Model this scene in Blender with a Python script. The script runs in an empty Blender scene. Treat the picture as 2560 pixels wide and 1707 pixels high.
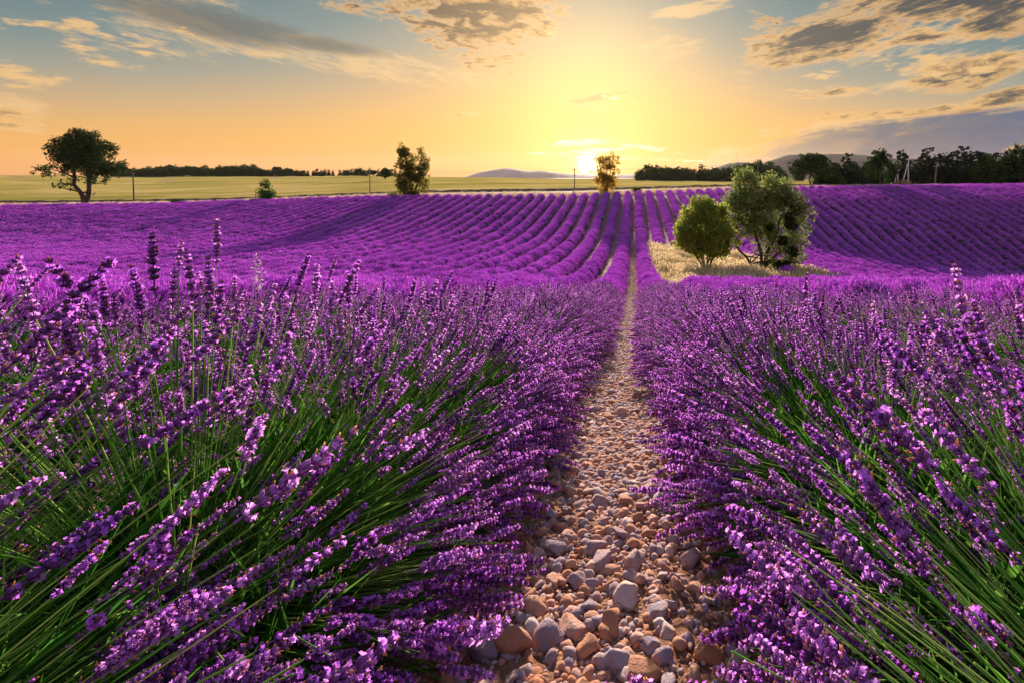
import bpy, math, random
import numpy as np
from mathutils import Vector, Matrix, Quaternion

rng = np.random.default_rng(11)
random.seed(11)
scene = bpy.context.scene
COL = scene.collection
rad = math.radians

# ------------------------------------------------------------------ camera
EYE = 1.0
cam_d = bpy.data.cameras.new('camera')
cam = bpy.data.objects.new('camera', cam_d)
COL.objects.link(cam)
cam.location = (0.11, 0, EYE)
cam.rotation_euler = (rad(90), 0, 0)
cam_d.sensor_width = 36
cam_d.lens = 16.875
cam_d.shift_x = -0.11875
cam_d.shift_y = -0.1615
cam_d.clip_start = 0.02
cam_d.clip_end = 20000
scene.camera = cam

# ------------------------------------------------------------------ view, sampling
scene.render.engine = 'CYCLES'
vs = scene.view_settings
vs.view_transform = 'Standard'
vs.look = 'None'
HAZE = 2.0e-5
EXPO = 1.47
SKY_GAIN = 0.82 * 2.0 ** -EXPO
vs.exposure = EXPO
vs.gamma = 1.0
vs.use_curve_mapping = False
cy = scene.cycles
cy.use_denoising = True
cy.max_bounces = 7
cy.diffuse_bounces = 3
cy.glossy_bounces = 2
cy.transmission_bounces = 5
cy.transparent_max_bounces = 4
cy.volume_bounces = 0
cy.caustics_reflective = False
cy.caustics_refractive = False
cy.sample_clamp_indirect = 4.0

# ------------------------------------------------------------------ light
SUN_AZ = rad(-5.3)        # to the left of the rows' direction
SUN_EL = rad(13.0)
sun_d = bpy.data.lights.new('sun', 'SUN')
sun_d.energy = 5.0
sun_d.color = (1.0, 0.80, 0.62)
sun_d.angle = rad(1.0)
sun = bpy.data.objects.new('sun', sun_d)
COL.objects.link(sun)
sdir = Vector((math.sin(SUN_AZ) * math.cos(SUN_EL), math.cos(SUN_AZ) * math.cos(SUN_EL), math.sin(SUN_EL)))
sun.rotation_euler = sdir.to_track_quat('Z', 'Y').to_euler()
sun.location = (0, 0, 60)


def s2l(c):
    c = np.array(c, float) / 255.0
    return tuple(np.where(c <= 0.04045, c / 12.92, ((c + 0.055) / 1.055) ** 2.4))


class NX:
    """a tiny expression layer over shader math nodes"""
    tree = None

    def __init__(self, s):
        self.s = s

    @staticmethod
    def op(name, *a, clamp=False):
        n = NX.tree.nodes.new('ShaderNodeMath')
        n.operation = name
        n.use_clamp = clamp
        for i, v in enumerate(a):
            if isinstance(v, NX):
                NX.tree.links.new(v.s, n.inputs[i])
            else:
                n.inputs[i].default_value = float(v)
        return NX(n.outputs[0])

    def __add__(self, o): return NX.op('ADD', self, o)
    __radd__ = __add__
    def __sub__(self, o): return NX.op('SUBTRACT', self, o)
    def __rsub__(self, o): return NX.op('SUBTRACT', o, self)
    def __mul__(self, o): return NX.op('MULTIPLY', self, o)
    __rmul__ = __mul__
    def __truediv__(self, o): return NX.op('DIVIDE', self, o)
    def __pow__(self, o): return NX.op('POWER', self, o)
    def max(self, o): return NX.op('MAXIMUM', self, o)
    def min(self, o): return NX.op('MINIMUM', self, o)
    def sat(self): return NX.op('ADD', self, 0.0, clamp=True)
    def exp(self): return NX.op('EXPONENT', self)
    def step(self, a, b):
        n = NX.tree.nodes.new('ShaderNodeMapRange')
        n.interpolation_type = 'SMOOTHSTEP'
        NX.tree.links.new(self.s, n.inputs['Value'])
        n.inputs['From Min'].default_value = a
        n.inputs['From Max'].default_value = b
        return NX(n.outputs[0])


def mixc(t, fac, a, b, blend='MIX'):
    n = t.nodes.new('ShaderNodeMix')
    n.data_type = 'RGBA'
    n.blend_type = blend
    for sock, v in ((n.inputs[0], fac), (n.inputs[6], a), (n.inputs[7], b)):
        if isinstance(v, NX):
            t.links.new(v.s, sock)
        elif isinstance(v, bpy.types.NodeSocket):
            t.links.new(v, sock)
        elif isinstance(v, (int, float)):
            sock.default_value = v
        else:
            sock.default_value = (*v[:3], 1.0)
    return n.outputs[2]


def ramp(t, fac, stops, interp='LINEAR'):
    n = t.nodes.new('ShaderNodeValToRGB')
    n.color_ramp.interpolation = interp
    el = n.color_ramp.elements
    while len(el) < len(stops):
        el.new(0.5)
    for e, (p, c) in zip(el, stops):
        e.position = p
        e.color = (*c[:3], 1.0)
    t.links.new(fac.s if isinstance(fac, NX) else fac, n.inputs[0])
    return n.outputs[0]


def noise(t, vec, scale, detail=4.0, rough=0.55, dist=0.0):
    n = t.nodes.new('ShaderNodeTexNoise')
    n.inputs['Scale'].default_value = scale
    n.inputs['Detail'].default_value = detail
    n.inputs['Roughness'].default_value = rough
    n.inputs['Distortion'].default_value = dist
    if vec is not None:
        t.links.new(vec, n.inputs['Vector'])
    return NX(n.outputs[0])


def comb(t, x, y, z):
    n = t.nodes.new('ShaderNodeCombineXYZ')
    for i, v in enumerate((x, y, z)):
        if isinstance(v, NX):
            t.links.new(v.s, n.inputs[i])
        else:
            n.inputs[i].default_value = v
    return n.outputs[0]


# ------------------------------------------------------------------ sky
def sky_dir(x, y):
    """azimuth and elevation in degrees of a picture point (2352 px wide view): cloud positions on the sky"""
    u = (x * 1.0884 - 1584) / 1200.0
    v = (440 - y * 1.0884) / 1200.0
    return math.degrees(math.atan(u)), math.degrees(math.atan(v / math.hypot(1, u)))


world = bpy.data.worlds.new('World')
scene.world = world
world.use_nodes = True
wt = world.node_tree
wt.nodes.clear()
NX.tree = wt
world.cycles.sampling_method = 'MANUAL'
world.cycles.sample_map_resolution = 512
tc = wt.nodes.new('ShaderNodeTexCoord')
sep = wt.nodes.new('ShaderNodeSeparateXYZ')
wt.links.new(tc.outputs['Generated'], sep.inputs[0])
dx, dy, dz = NX(sep.outputs[0]), NX(sep.outputs[1]), NX(sep.outputs[2])
DEG = 57.29578
EL = NX.op('ARCSINE', dz.max(-1).min(1)) * DEG
AZ = NX.op('ARCTAN2', dx, dy) * DEG
sun_az, sun_el = sky_dir(1352, 379)
daz = AZ - sun_az
del_ = EL - sun_el
ang2 = daz * daz + del_ * del_
near = (daz * daz * (-1 / (40.0 ** 2))).exp()
# colour by height, warmer and higher-reaching above the sun
e2 = EL * (1.75 - near * 1.15) + 0.2
front_stops = [(0, (248, 170, 92)), (2, (250, 172, 82)), (4, (250, 180, 86)), (6.2, (238, 180, 106)), (9, (208, 174, 132)), (12, (166, 162, 146)),
               (15.5, (124, 144, 146)), (19, (106, 133, 140)), (24, (102, 128, 138)), (50, (150, 172, 200)), (90, (150, 174, 212))]  # overhead stops, out of view, are raised to add fill light
front = ramp(wt, (e2 / 90.0).sat(), [(p / 90.0, s2l(c)) for p, c in front_stops])
back_stops = [(0, (250, 216, 214)), (8, (246, 216, 224)), (20, (218, 214, 232)), (45, (178, 194, 222)), (90, (150, 174, 212))]  # unseen sky behind the camera, brightened as fill on the foreground
back = ramp(wt, (EL / 90.0).sat(), [(p / 90.0, s2l(c)) for p, c in back_stops])
skyc = mixc(wt, NX.op('ABSOLUTE', daz).step(55, 150), front, back)
# glow round the sun
glow1 = (ang2 * (-1 / (12.5 ** 2))).exp()
glow2 = (ang2 * (-1 / (4.6 ** 2))).exp()
skyc = mixc(wt, glow1 * 0.28, skyc, (1.0, 0.64, 0.10))
skyc = mixc(wt, glow2 * 0.65, skyc, (1.25, 0.98, 0.32))

# clouds: where they are (ellipses on the sky) times broken noise
den = dz.max(0.0) + 0.10
px, py = dx / den, dy / den
P = comb(wt, px, py, 0.0)
tilt = EL - NX.op('ABSOLUTE', daz) * 0.15
Pl = comb(wt, AZ * 0.06, tilt * 0.26, 0.0)
n_puff = noise(wt, P, 8.0, 6.0, 0.62, 0.5)
n_str = noise(wt, Pl, 2.6, 6.0, 0.6, 0.5)
n_fine = noise(wt, Pl, 9.0, 4.0, 0.65, 0.4)
n_puff2 = noise(wt, P, 22.0, 4.0, 0.65, 0.4)
n_small = noise(wt, comb(wt, AZ * 0.16, EL * 0.55, 3.0), 2.4, 5.0, 0.6, 0.3)


def mask(p1, p2, width):
    """a soft ellipse along p1-p2 (picture points give its place on the sky), width in picture units"""
    a, b = np.array(sky_dir(*p1)), np.array(sky_dir(*p2))
    c = (a + b) / 2
    d = b - a
    hl = np.hypot(*d) / 2
    d = d / (2 * hl)
    hl *= 1.25
    n = (-d[1], d[0])
    w = width / 21.0 * 1.55
    rx, ry = AZ - float(c[0]), EL - float(c[1])
    s = (rx * float(d[0]) + ry * float(d[1])) * (1.0 / hl)
    q = (rx * float(n[0]) + ry * float(n[1])) * (1.0 / w)
    return (1.0 - (s * s + q * q)).max(0.0)


def many(ms):
    m = None
    for args in ms:
        k = mask(*args[:3]) * args[3]
        m = k if m is None else m.max(k)
    return m


light_m = many([   # pale peach wisps
    ((0, 40), (640, 70), 60, .62), ((380, 55), (1150, 195), 30, .95), ((150, -6), (560, 66), 34, .9),
    ((-60, 230), (120, 290), 30, .9), ((1470, 38), (1700, 0), 18, 1.0), ((1460, 110), (1640, 100), 30, .75), ((1480, 50), (1580, 110), 20, .7),
    ((1660, 165), (1740, 168), 7, .85), ((1780, 120), (2350, 60), 50, .75), ((1860, 104), (2380, 60), 24, .95), ((2050, 165), (2400, 120), 36, .95),
    ((1770, 228), (2230, 180), 16, .85), ((1680, 320), (2380, 230), 20, .85), ((1580, 355), (1900, 320), 20, .75), ((1200, 235), (1480, 240), 12, .6)])
puff_m = many([    # broken puffs, grey inside
    ((870, 20), (1310, 28), 62, 1.12), ((940, 72), (1240, 60), 46, .98), ((1020, 122), (1240, 150), 34, .72), ((710, 4), (900, 6), 20, .75),
    ((1690, 70), (1800, 60), 36, .62)])
small_m = many([   # rows of small bright puffs
    ((60, 60), (260, 62), 17, .9), ((-20, 55), (90, 62), 15, .8), ((90, 80), (480, 95), 32, .66), ((150, 118), (330, 140), 26, .72),
    ((-60, 150), (90, 175), 26, 1.0), ((30, 182), (170, 196), 16, .85), ((1830, 160), (1930, 165), 16, .8), ((1030, 262), (1110, 262), 12, .6),
    ((2000, 130), (2400, 150), 40, .75), ((1230, 20), (1300, 70), 30, .7), ((1700, 200), (1950, 210), 16, .55)])
dark_m = many([    # grey streaks
    ((1715, 128), (2130, 24), 42, 1.0), ((1900, 10), (2400, -20), 36, 1.0), ((2190, 50), (2420, 0), 40, .9),
    ((2100, 190), (2340, 138), 30, 1.0), ((2230, 238), (2420, 205), 13, .9), ((1800, 225), (2010, 200), 8, .6), ((2000, 95), (2200, 75), 12, .6),
    ((1290, 238), (1480, 212), 14, .75), ((1010, 264), (1100, 260), 10, .6), 
    ((-80, 262), (100, 276), 14, .55), ((1800, 274), (2300, 244), 10, .55)])
streak_m = many([((150, -30), (760, 112), 26, 1.0), ((540, 72), (900, 128), 15, .9)])
bank_m = many([((1760, 350), (2700, 276), 42, .95), ((1560, 392), (2500, 345), 30, .85), ((2150, 400), (2900, 350), 46, .95)])

warp = (n_str - 0.5) * 2.2 + (n_fine - 0.5) * 1.3
light_d = (light_m + warp).step(0.35, 1.05) * (light_m * 4.0).sat()
puff_n = puff_m * 1.1 + (n_puff - 0.5) * 3.0 + (n_puff2 - 0.5) * 0.9
puff_d = puff_n.step(0.36, 0.95) * (puff_m * 3.0).sat()
puff_core = puff_n.step(0.62, 1.25) * (puff_m * 3.0).sat()
small_n = small_m * .9 + (n_small - 0.5) * 3.6 + (n_fine - 0.5) * 1.0
small_d = small_n.step(0.5, 1.1) * (small_m * 3.0).sat()
dwarp = (n_str - 0.5) * 2.5 + (n_fine - 0.5) * 1.4 + (n_puff2 - 0.5) * 0.4
dark_d = (dark_m + dwarp).step(0.02, 0.62) * (dark_m * 3.0).sat()
dark_core = (dark_m + dwarp).step(0.36, 1.05) * (dark_m * 3.0).sat()
streak_d = (streak_m + (n_str - 0.5) * 0.9).step(0.18, 0.95) * (streak_m * 4.0).sat()
bank_d = (bank_m * 1.25 + (n_str - 0.5) * 2.2 + (n_fine - 0.5) * 1.2).step(0.10, 0.75) * (bank_m * 5.0).sat()
# broken cloud over the rest of the sky, as in the part in view
rest = (noise(wt, P, 1.6, 6.0, 0.6, 0.4)).step(0.52, 0.72) * EL.step(22, 34) * 0.7
calm = 1.0 - glow1 * 0.45
skyc = mixc(wt, light_d * 0.8, skyc, s2l((250, 204, 142)))
bankc = ramp(wt, ((AZ + n_str * 16.0 - 8.0) / 45.0).sat(), [(0.0, s2l((252, 204, 128))), (0.25, s2l((236, 184, 126))), (0.45, s2l((160, 138, 126))), (0.62, s2l((80, 92, 124))), (1.0, s2l((68, 92, 138)))])
skyc = mixc(wt, bank_d * (0.70 + n_str * 0.5).sat(), skyc, bankc)
skyc = mixc(wt, streak_d * 0.85, skyc, s2l((98, 99, 97)))
skyc = mixc(wt, dark_d * 0.85, skyc, s2l((252, 192, 114)))
skyc = mixc(wt, dark_core * calm, skyc, s2l((62, 64, 67)))
skyc = mixc(wt, puff_d * 0.92, skyc, s2l((252, 190, 112)))
skyc = mixc(wt, puff_core * calm, skyc, s2l((84, 62, 46)))
skyc = mixc(wt, small_d * 0.88, skyc, s2l((253, 202, 132)))
skyc = mixc(wt, rest, skyc, s2l((168, 158, 160)))
# bright slivers by the sun and the sun itself
sl = many([((1255, 332), (1400, 324), 7, 1.0), ((1330, 345), (1460, 342), 4, .8), ((1275, 352), (1400, 349), 4, .8), ((1400, 330), (1560, 350), 6, .7), ((1280, 362), (1480, 364), 3, .7), ((1420, 322), (1450, 324), 3, .8), ((1190, 352), (1330, 356), 3, .5), ((1470, 366), (1640, 372), 3, .5), ((1350, 214), (1470, 236), 5, .45)])
sl_d = (sl + (n_fine - 0.5) * 2.4 + (n_small - .5) * .9).step(0.3, 0.75) * (sl * 4.0).sat()
skyc = mixc(wt, sl_d * 0.7, skyc, (1.7, 1.5, .85))
core = (ang2 * (-1 / (0.95 ** 2))).exp()
skyc = mixc(wt, core, skyc, (7.0, 5.6, 3.0))
skyc = mixc(wt, (-1.0 * EL).step(0.5, 8.0), skyc, s2l((120, 96, 84)))
nish = wt.nodes.new('ShaderNodeTexSky')
nish.sky_type = 'NISHITA'
nish.sun_disc = False
nish.sun_elevation = SUN_EL
nish.sun_rotation = SUN_AZ
nish.air_density = 1.4
nish.dust_density = 2.5
bg1 = wt.nodes.new('ShaderNodeBackground')
wt.links.new(nish.outputs[0], bg1.inputs[0])
bg1.inputs[1].default_value = 0.004
bg2 = wt.nodes.new('ShaderNodeBackground')
wt.links.new(skyc, bg2.inputs[0])
bg2.inputs[1].default_value = SKY_GAIN
addw = wt.nodes.new('ShaderNodeAddShader')
wt.links.new(bg1.outputs[0], addw.inputs[0])
wt.links.new(bg2.outputs[0], addw.inputs[1])
wo = wt.nodes.new('ShaderNodeOutputWorld')
wt.links.new(addw.outputs[0], wo.inputs[0])


# ------------------------------------------------------------------ materials
def new_mat(name):
    m = bpy.data.materials.new(name)
    m.use_nodes = True
    t = m.node_tree
    t.nodes.clear()
    out = t.nodes.new('ShaderNodeOutputMaterial')
    NX.tree = t
    return m, t, out


def geo_pos(t):
    n = t.nodes.new('ShaderNodeNewGeometry')
    return n.outputs['Position']


def obj_co(t):
    n = t.nodes.new('ShaderNodeTexCoord')
    return n.outputs['Object']


def obj_rand(t):
    n = t.nodes.new('ShaderNodeObjectInfo')
    return NX(n.outputs['Random'])


def leafy(name, stops, trans=0.35, tcol_gain=1.3, pos_scale=None, by='random'):
    """thin plant surface: diffuse plus light passing through; colour varies from piece to piece"""
    m, t, out = new_mat(name)
    if by == 'random':
        fac = obj_rand(t)
        if pos_scale:
            fac = (fac * 0.45 + (noise(t, geo_pos(t), pos_scale, 3.0) - 0.2) * 0.9).sat()
    else:
        fac = ((noise(t, geo_pos(t), pos_scale, 4.0, 0.65) - 0.5) * 1.9 + 0.5).sat()
    c = ramp(t, fac, [(p, col) for p, col in stops])
    d = t.nodes.new('ShaderNodeBsdfDiffuse')
    t.links.new(c, d.inputs[0])
    tr = t.nodes.new('ShaderNodeBsdfTranslucent')
    g = mixc(t, 1.0, c, (tcol_gain,) * 3, 'MULTIPLY')
    t.links.new(g, tr.inputs[0])
    mx = t.nodes.new('ShaderNodeMixShader')
    mx.inputs[0].default_value = trans
    t.links.new(d.outputs[0], mx.inputs[1])
    t.links.new(tr.outputs[0], mx.inputs[2])
    t.links.new(mx.outputs[0], out.inputs[0])
    return m


def solid(name, stops, scale=4.0, rough=0.85, bump=0.3, bscale=40.0, co='pos', mixrand=False, spec=0.05):
    m, t, out = new_mat(name)
    vec = geo_pos(t) if co == 'pos' else obj_co(t)
    n = noise(t, vec, scale, 6.0, 0.62)
    fac = ((n - 0.5) * 2.0 + 0.5).sat()
    if mixrand:
        fac = (obj_rand(t) * 0.75 + (n - 0.5) * 0.9 + 0.12).sat()
    c = ramp(t, fac, stops)
    b = t.nodes.new('ShaderNodeBsdfPrincipled')
    t.links.new(c, b.inputs['Base Color'])
    b.inputs['Roughness'].default_value = rough
    b.inputs['Specular IOR Level'].default_value = spec
    if bump:
        bn = t.nodes.new('ShaderNodeBump')
        bn.inputs['Strength'].default_value = bump
        bn.inputs['Distance'].default_value = 0.02
        t.links.new(noise(t, vec, bscale, 6.0, 0.65).s, bn.inputs['Height'])
        t.links.new(bn.outputs[0], b.inputs['Normal'])
    t.links.new(b.outputs[0], out.inputs[0])
    return m


M = {}
M['petal'] = leafy('violet_petal', [(0, (.48, .11, .76)), (.5, (.64, .21, .88)), (1, (.80, .38, .95))], .5)
M['calyx'] = leafy('purple_calyx', [(0, (.11, .042, .15)), (.5, (.21, .075, .27)), (1, (.33, .125, .41))], .2)
M['wither'] = leafy('withered_floret', [(0, (.36, .14, .08)), (1, (.66, .34, .22))], .35)
M['stem'] = leafy('green_stem', [(0, (.06, .18, .025)), (.5, (.14, .31, .05)), (1, (.35, .42, .15))], .4)
M['foliage'] = leafy('dark_lavender_foliage', [(0, (.04, .15, .02)), (1, (.14, .30, .05))], .4)
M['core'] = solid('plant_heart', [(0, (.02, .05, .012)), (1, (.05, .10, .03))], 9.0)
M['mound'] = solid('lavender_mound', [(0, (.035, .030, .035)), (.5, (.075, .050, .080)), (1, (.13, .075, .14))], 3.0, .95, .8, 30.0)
M['bloom'] = leafy('far_lavender_bloom', [(0, (.38, .075, .50)), (.45, (.60, .15, .72)), (1, (.80, .30, .88))], .4, 1.25, .22)
M['bloomstem'] = leafy('far_lavender_stem', [(0, (.05, .07, .03)), (1, (.12, .14, .06))], .25)


# ------------------------------------------------------------------ mesh helpers
class MB:
    def __init__(self):
        self.v, self.f, self.m, self.n = [], [], [], 0

    def add(self, v, f, mi=0):
        v = np.asarray(v, float).reshape(-1, 3)
        f = np.asarray(f, int)
        self.v.append(v)
        self.f.append(f + self.n)
        self.m.append(np.full(len(f), mi, int))
        self.n += len(v)

    def tube(self, pts, radii, k=6, mi=0, cap=True):
        pts = np.asarray(pts, float)
        radii = np.broadcast_to(np.asarray(radii, float), (len(pts),))
        tang = np.gradient(pts, axis=0)
        tang /= np.linalg.norm(tang, axis=1)[:, None] + 1e-9
        ref = np.array([0, 0, 1.0]) if abs(tang[0][2]) < .9 else np.array([1.0, 0, 0])
        a = np.cross(tang, ref)
        a /= np.linalg.norm(a, axis=1)[:, None] + 1e-9
        b = np.cross(tang, a)
        th = np.linspace(0, 2 * np.pi, k, endpoint=False)
        ring = (pts[:, None, :] + radii[:, None, None] * (a[:, None, :] * np.cos(th)[None, :, None] + b[:, None, :] * np.sin(th)[None, :, None]))
        v = ring.reshape(-1, 3)
        n = len(pts)
        i, j = np.meshgrid(np.arange(n - 1), np.arange(k), indexing='ij')
        q = np.stack([i * k + j, i * k + (j + 1) % k, (i + 1) * k + (j + 1) % k, (i + 1) * k + j], -1).reshape(-1, 4)
        self.add(v, q, mi)
        if cap:
            c = len(v)
            self.add(np.vstack([pts[-1], ring[-1]]), [[0, 1 + t, 1 + (t + 1) % k, 1 + (t + 1) % k] for t in range(k)], mi)

    def box(self, c, s, mi=0):
        c, s = np.array(c, float), np.array(s, float) / 2
        v = np.array([[x, y, z] for x in (-1, 1) for y in (-1, 1) for z in (-1, 1)]) * s + c
        self.add(v, [[0, 1, 3, 2], [4, 6, 7, 5], [0, 4, 5, 1], [2, 3, 7, 6], [0, 2, 6, 4], [1, 5, 7, 3]], mi)

    def mesh(self, name, mats, smooth=False):
        me = bpy.data.meshes.new(name)
        v = np.vstack(self.v)
        loops, starts, mi, at = [], [], [], 0
        for f, m in zip(self.f, self.m):
            if f.shape[1] == 4:
                tri = f[:, 2] == f[:, 3]
                if tri.all():
                    f = f[:, :3]
                elif tri.any():
                    f = np.vstack([f[:, [0, 1, 2]], f[:, [0, 2, 3]][~tri]])
                    m = np.full(len(f), m[0])
            k = f.shape[1]
            loops.append(f.ravel())
            starts.append(at + np.arange(len(f)) * k)
            at += f.size
            mi.append(m)
        loops, starts, mi = np.concatenate(loops), np.concatenate(starts), np.concatenate(mi)
        me.vertices.add(len(v))
        me.vertices.foreach_set('co', v.astype(np.float32).ravel())
        me.loops.add(len(loops))
        me.loops.foreach_set('vertex_index', loops.astype(np.int32))
        me.polygons.add(len(starts))
        me.polygons.foreach_set('loop_start', starts.astype(np.int32))
        for m in mats:
            me.materials.append(m)
        me.polygons.foreach_set('material_index', mi.astype(np.int32))
        if smooth:
            me.polygons.foreach_set('use_smooth', np.ones(len(starts), bool))
        me.update(calc_edges=True)
        me.validate()
        return me


def link(name, me, parent=None, loc=None):
    o = bpy.data.objects.new(name, me)
    COL.objects.link(o)
    if parent is not None:
        o.parent = parent
    if loc is not None:
        o.location = loc
    return o


def tag(o, label=None, cat=None, group=None, kind=None):
    for k, v in (('label', label), ('category', cat), ('group', group), ('kind', kind)):
        if v:
            o[k] = v
    return o


def thing(name, label, cat, loc=(0, 0, 0), group=None):
    o = bpy.data.objects.new(name, None)
    o.empty_display_size = .2
    COL.objects.link(o)
    o.location = loc
    return tag(o, label, cat, group)


# ------------------------------------------------------------------ terrain
_py = np.array([-60, -20, 0, 10, 22, 26, 31, 36, 42, 52, 60, 68, 78, 90, 100, 112, 140])
_pz = np.array([6, 4.0, 0, -2.15, -4.68, -5.35, -5.95, -6.42, -6.82, -7.2, -7.05, -6.35, -4.95, -3.2, -2.35, -1.95, -1.6])
_fy = np.arange(-80, 180, .5)
_fz = np.interp(_fy, _py, _pz)
_k = np.exp(-np.linspace(-2.2, 2.2, 17) ** 2)
_k /= _k.sum()
_fz[8:-8] = np.convolve(_fz, _k, 'same')[8:-8]
_z00 = float(np.interp(0, _fy, _fz))
# keep the camera's own spot at height 0
_fz -= _z00 * np.exp(-(_fy / 12.0) ** 2)


_hol = np.interp(_fy, [14, 24, 31, 38, 45, 62, 68, 75, 88, 99], [0, .25, .62, .92, 1, 1, .78, .44, .12, 0])
_hol[8:-8] = np.convolve(_hol, _k, 'same')[8:-8]


def sstep(x, a, b):
    t = np.clip((x - a) / (b - a), 0, 1)
    return t * t * (3 - 2 * t)


def ground_z(X, Y):
    X, Y = np.broadcast_arrays(np.asarray(X, float), np.asarray(Y, float))
    Yc = np.maximum(Y, 1e-3)
    u = X / np.maximum(Y, 30.0)

    def field(x, y):
        dzx = np.interp(x, [-170, -132, -94, -47, -13, 22, 89, 140], [-3.9, -3.4, -2.7, -.55, .05, .35, .35, .5])
        # the hollow deepens towards the right
        hol = np.interp(x, [8, 12.5, 26, 51, 90, 150], [0, .4, 2.9, 6.2, 8.2, 9.0])
        hol = hol * np.interp(y, _fy, _hol)
        return np.interp(y, _fy, _fz) + sstep(y, 18, 80) * dzx - hol
    near_z = field(X, Y)
    zA = field(u * 112.0, 112.0)
    zB = EYE - np.interp(u, [-2.2, -1.32, -.5, -.2, .2, .8, 2], [-.5, -.3, .4, 1.6, 2.9, 3.0, 3.0])
    zB = zB + .30 * np.sin(u * 8.0) + .16 * np.sin(u * 21.0 + 1) + .07 * np.sin(u * 60.0)
    s = np.clip((Y - 112) / 220.0, 0, 1)
    ease = s * (1.55 - .55 * s)
    far_z = zA + (zB - zA) * ease - np.clip(Y - 332, 0, 1200) * .012
    return np.where(Y > 112, far_z, near_z)


def gz(x, y):
    return float(ground_z(x, y))


def field_end(x):
    return np.interp(x, [-170, -132, -94, -47, -13, 22, 60, 89, 140], [103, 100, 98, 93, 90, 98, 105, 111, 117])


def road_y(x):
    return field_end(x) + np.interp(x, [-150, -40, 0, 60, 150], [9, 8.5, 9.5, 10, 12])


def in_patch(x, y):
    """the strip of dry grass with the two bushes, where no lavender grows"""
    c = (x > 2.1) & (x < 13.6)
    lo = np.interp(x, [2, 4, 8, 11, 13.5], [26.0, 24.5, 24.0, 27.5, 33])
    hi = np.interp(x, [2, 4, 8, 11, 13.5], [52, 51, 48, 44, 39])
    return c & (y > lo) & (y < hi)


gx = np.sinh(np.linspace(-7.6, 7.6, 270)) * 3.3
gy = np.concatenate([np.linspace(-40, 0, 25)[:-1], np.linspace(0, 60, 150)[:-1], np.linspace(60, 130, 90)[:-1], np.geomspace(130, 4200, 70)])
GX, GY = np.meshgrid(gx, gy)
GZ = ground_z(GX, GY)
GZ += np.where(GY < 112, rng.normal(0, .01, GX.shape), 0)
mb = MB()
ny, nx = GX.shape
i, j = np.meshgrid(np.arange(ny - 1), np.arange(nx - 1), indexing='ij')
mb.add(np.stack([GX, GY, GZ], -1), np.stack([i * nx + j, i * nx + j + 1, (i + 1) * nx + j + 1, (i + 1) * nx + j], -1).reshape(-1, 4))
M['soil'] = solid('stony_soil', [(0, (.13, .065, .045)), (.5, (.26, .15, .11)), (1, (.42, .29, .23))], 14.0, .95, .9, 60.0)
ground = link('ground', mb.mesh('ground', [M['soil']], True))
tag(ground, kind='structure')


def drape(name, ys_lo, ys_hi, xs, lift, mat, nrow, bulge=0.0, jitter=0.0):
    """a sheet laid over the ground between two lines"""
    xs = np.asarray(xs, float)
    t = np.linspace(0, 1, nrow)
    X = np.repeat(xs[None, :], nrow, 0)
    Y = ys_lo[None, :] * (1 - t[:, None]) + ys_hi[None, :] * t[:, None]
    Z = ground_z(X, Y) + lift + bulge * np.sin(np.pi * t)[:, None] + rng.normal(0, 1, X.shape) * jitter
    b = MB()
    n = len(xs)
    i, j = np.meshgrid(np.arange(nrow - 1), np.arange(n - 1), indexing='ij')
    b.add(np.stack([X, Y, Z], -1), np.stack([i * n + j, i * n + j + 1, (i + 1) * n + j + 1, (i + 1) * n + j], -1).reshape(-1, 4))
    o = link(name, b.mesh(name, [mat], True))
    tag(o, kind='structure')
    return o


M['verge'] = solid('dry_verge', [(0, (.13, .12, .05)), (.5, (.30, .22, .12)), (1, (.46, .34, .20))], .9, .95, .6, 9.0)
M['road'] = solid('pale_track', [(0, (.40, .33, .34)), (1, (.56, .48, .48))], .7, .9, .2, 8.0)
M['bank'] = solid('earth_bank', [(0, (.06, .04, .035)), (.6, (.13, .085, .06)), (1, (.22, .16, .09))], .8, .95, .9, 5.0)
M['meadow'] = solid('mown_meadow', [(0, (.19, .165, .035)), (.45, (.32, .25, .07)), (1, (.46, .32, .14))], .06, .95, .5, 1.5, spec=0.0)
m, t, out = new_mat('mown_meadow')
sp = t.nodes.new('ShaderNodeSeparateXYZ')
t.links.new(geo_pos(t), sp.inputs[0])
gx_, gy_ = NX(sp.outputs[0]), NX(sp.outputs[1])
st = noise(t, comb(t, gx_ * .03 + gy_ * .02, gy_ * .22 - gx_ * .03, 0.0), 1.0, 6.0, .65, .6)
pa = noise(t, comb(t, gx_ * .018, gy_ * .03, 5.0), 1.0, 4.0, .6)
fi = noise(t, comb(t, gx_ * .5, gy_ * 1.2, 2.0), 1.0, 4.0, .7)
fac = ((st - .5) * 1.6 + (pa - .5) * 1.6 + (fi - .5) * .8 + .5).sat()
mc = ramp(t, fac, [(0, (.17, .165, .03)), (.4, (.33, .27, .065)), (.7, (.48, .355, .12)), (1, (.60, .43, .20))])
df = t.nodes.new('ShaderNodeBsdfDiffuse')
t.links.new(mc, df.inputs[0])
t.links.new(df.outputs[0], out.inputs[0])
M['meadow'] = m
xs = np.linspace(-210, 170, 260)
drape('verge', field_end(xs) + .2, road_y(xs) - 1.6, xs, .05, M['verge'], 8, jitter=.05)
drape('road', road_y(xs) - 1.8, road_y(xs) + 1.8, xs, .09, M['road'], 4)
drape('earth_bank', road_y(xs) + 1.7, road_y(xs) + 5.0, xs, .02, M['bank'], 7, bulge=.55, jitter=.07)
xm = np.concatenate([np.linspace(-520, -200, 30)[:-1], np.linspace(-200, 170, 90), np.linspace(170, 420, 25)[1:]])
drape('meadow', road_y(xm) + 4.9, np.full(len(xm), 430.0), xm, .06, M['meadow'], 60)

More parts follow.
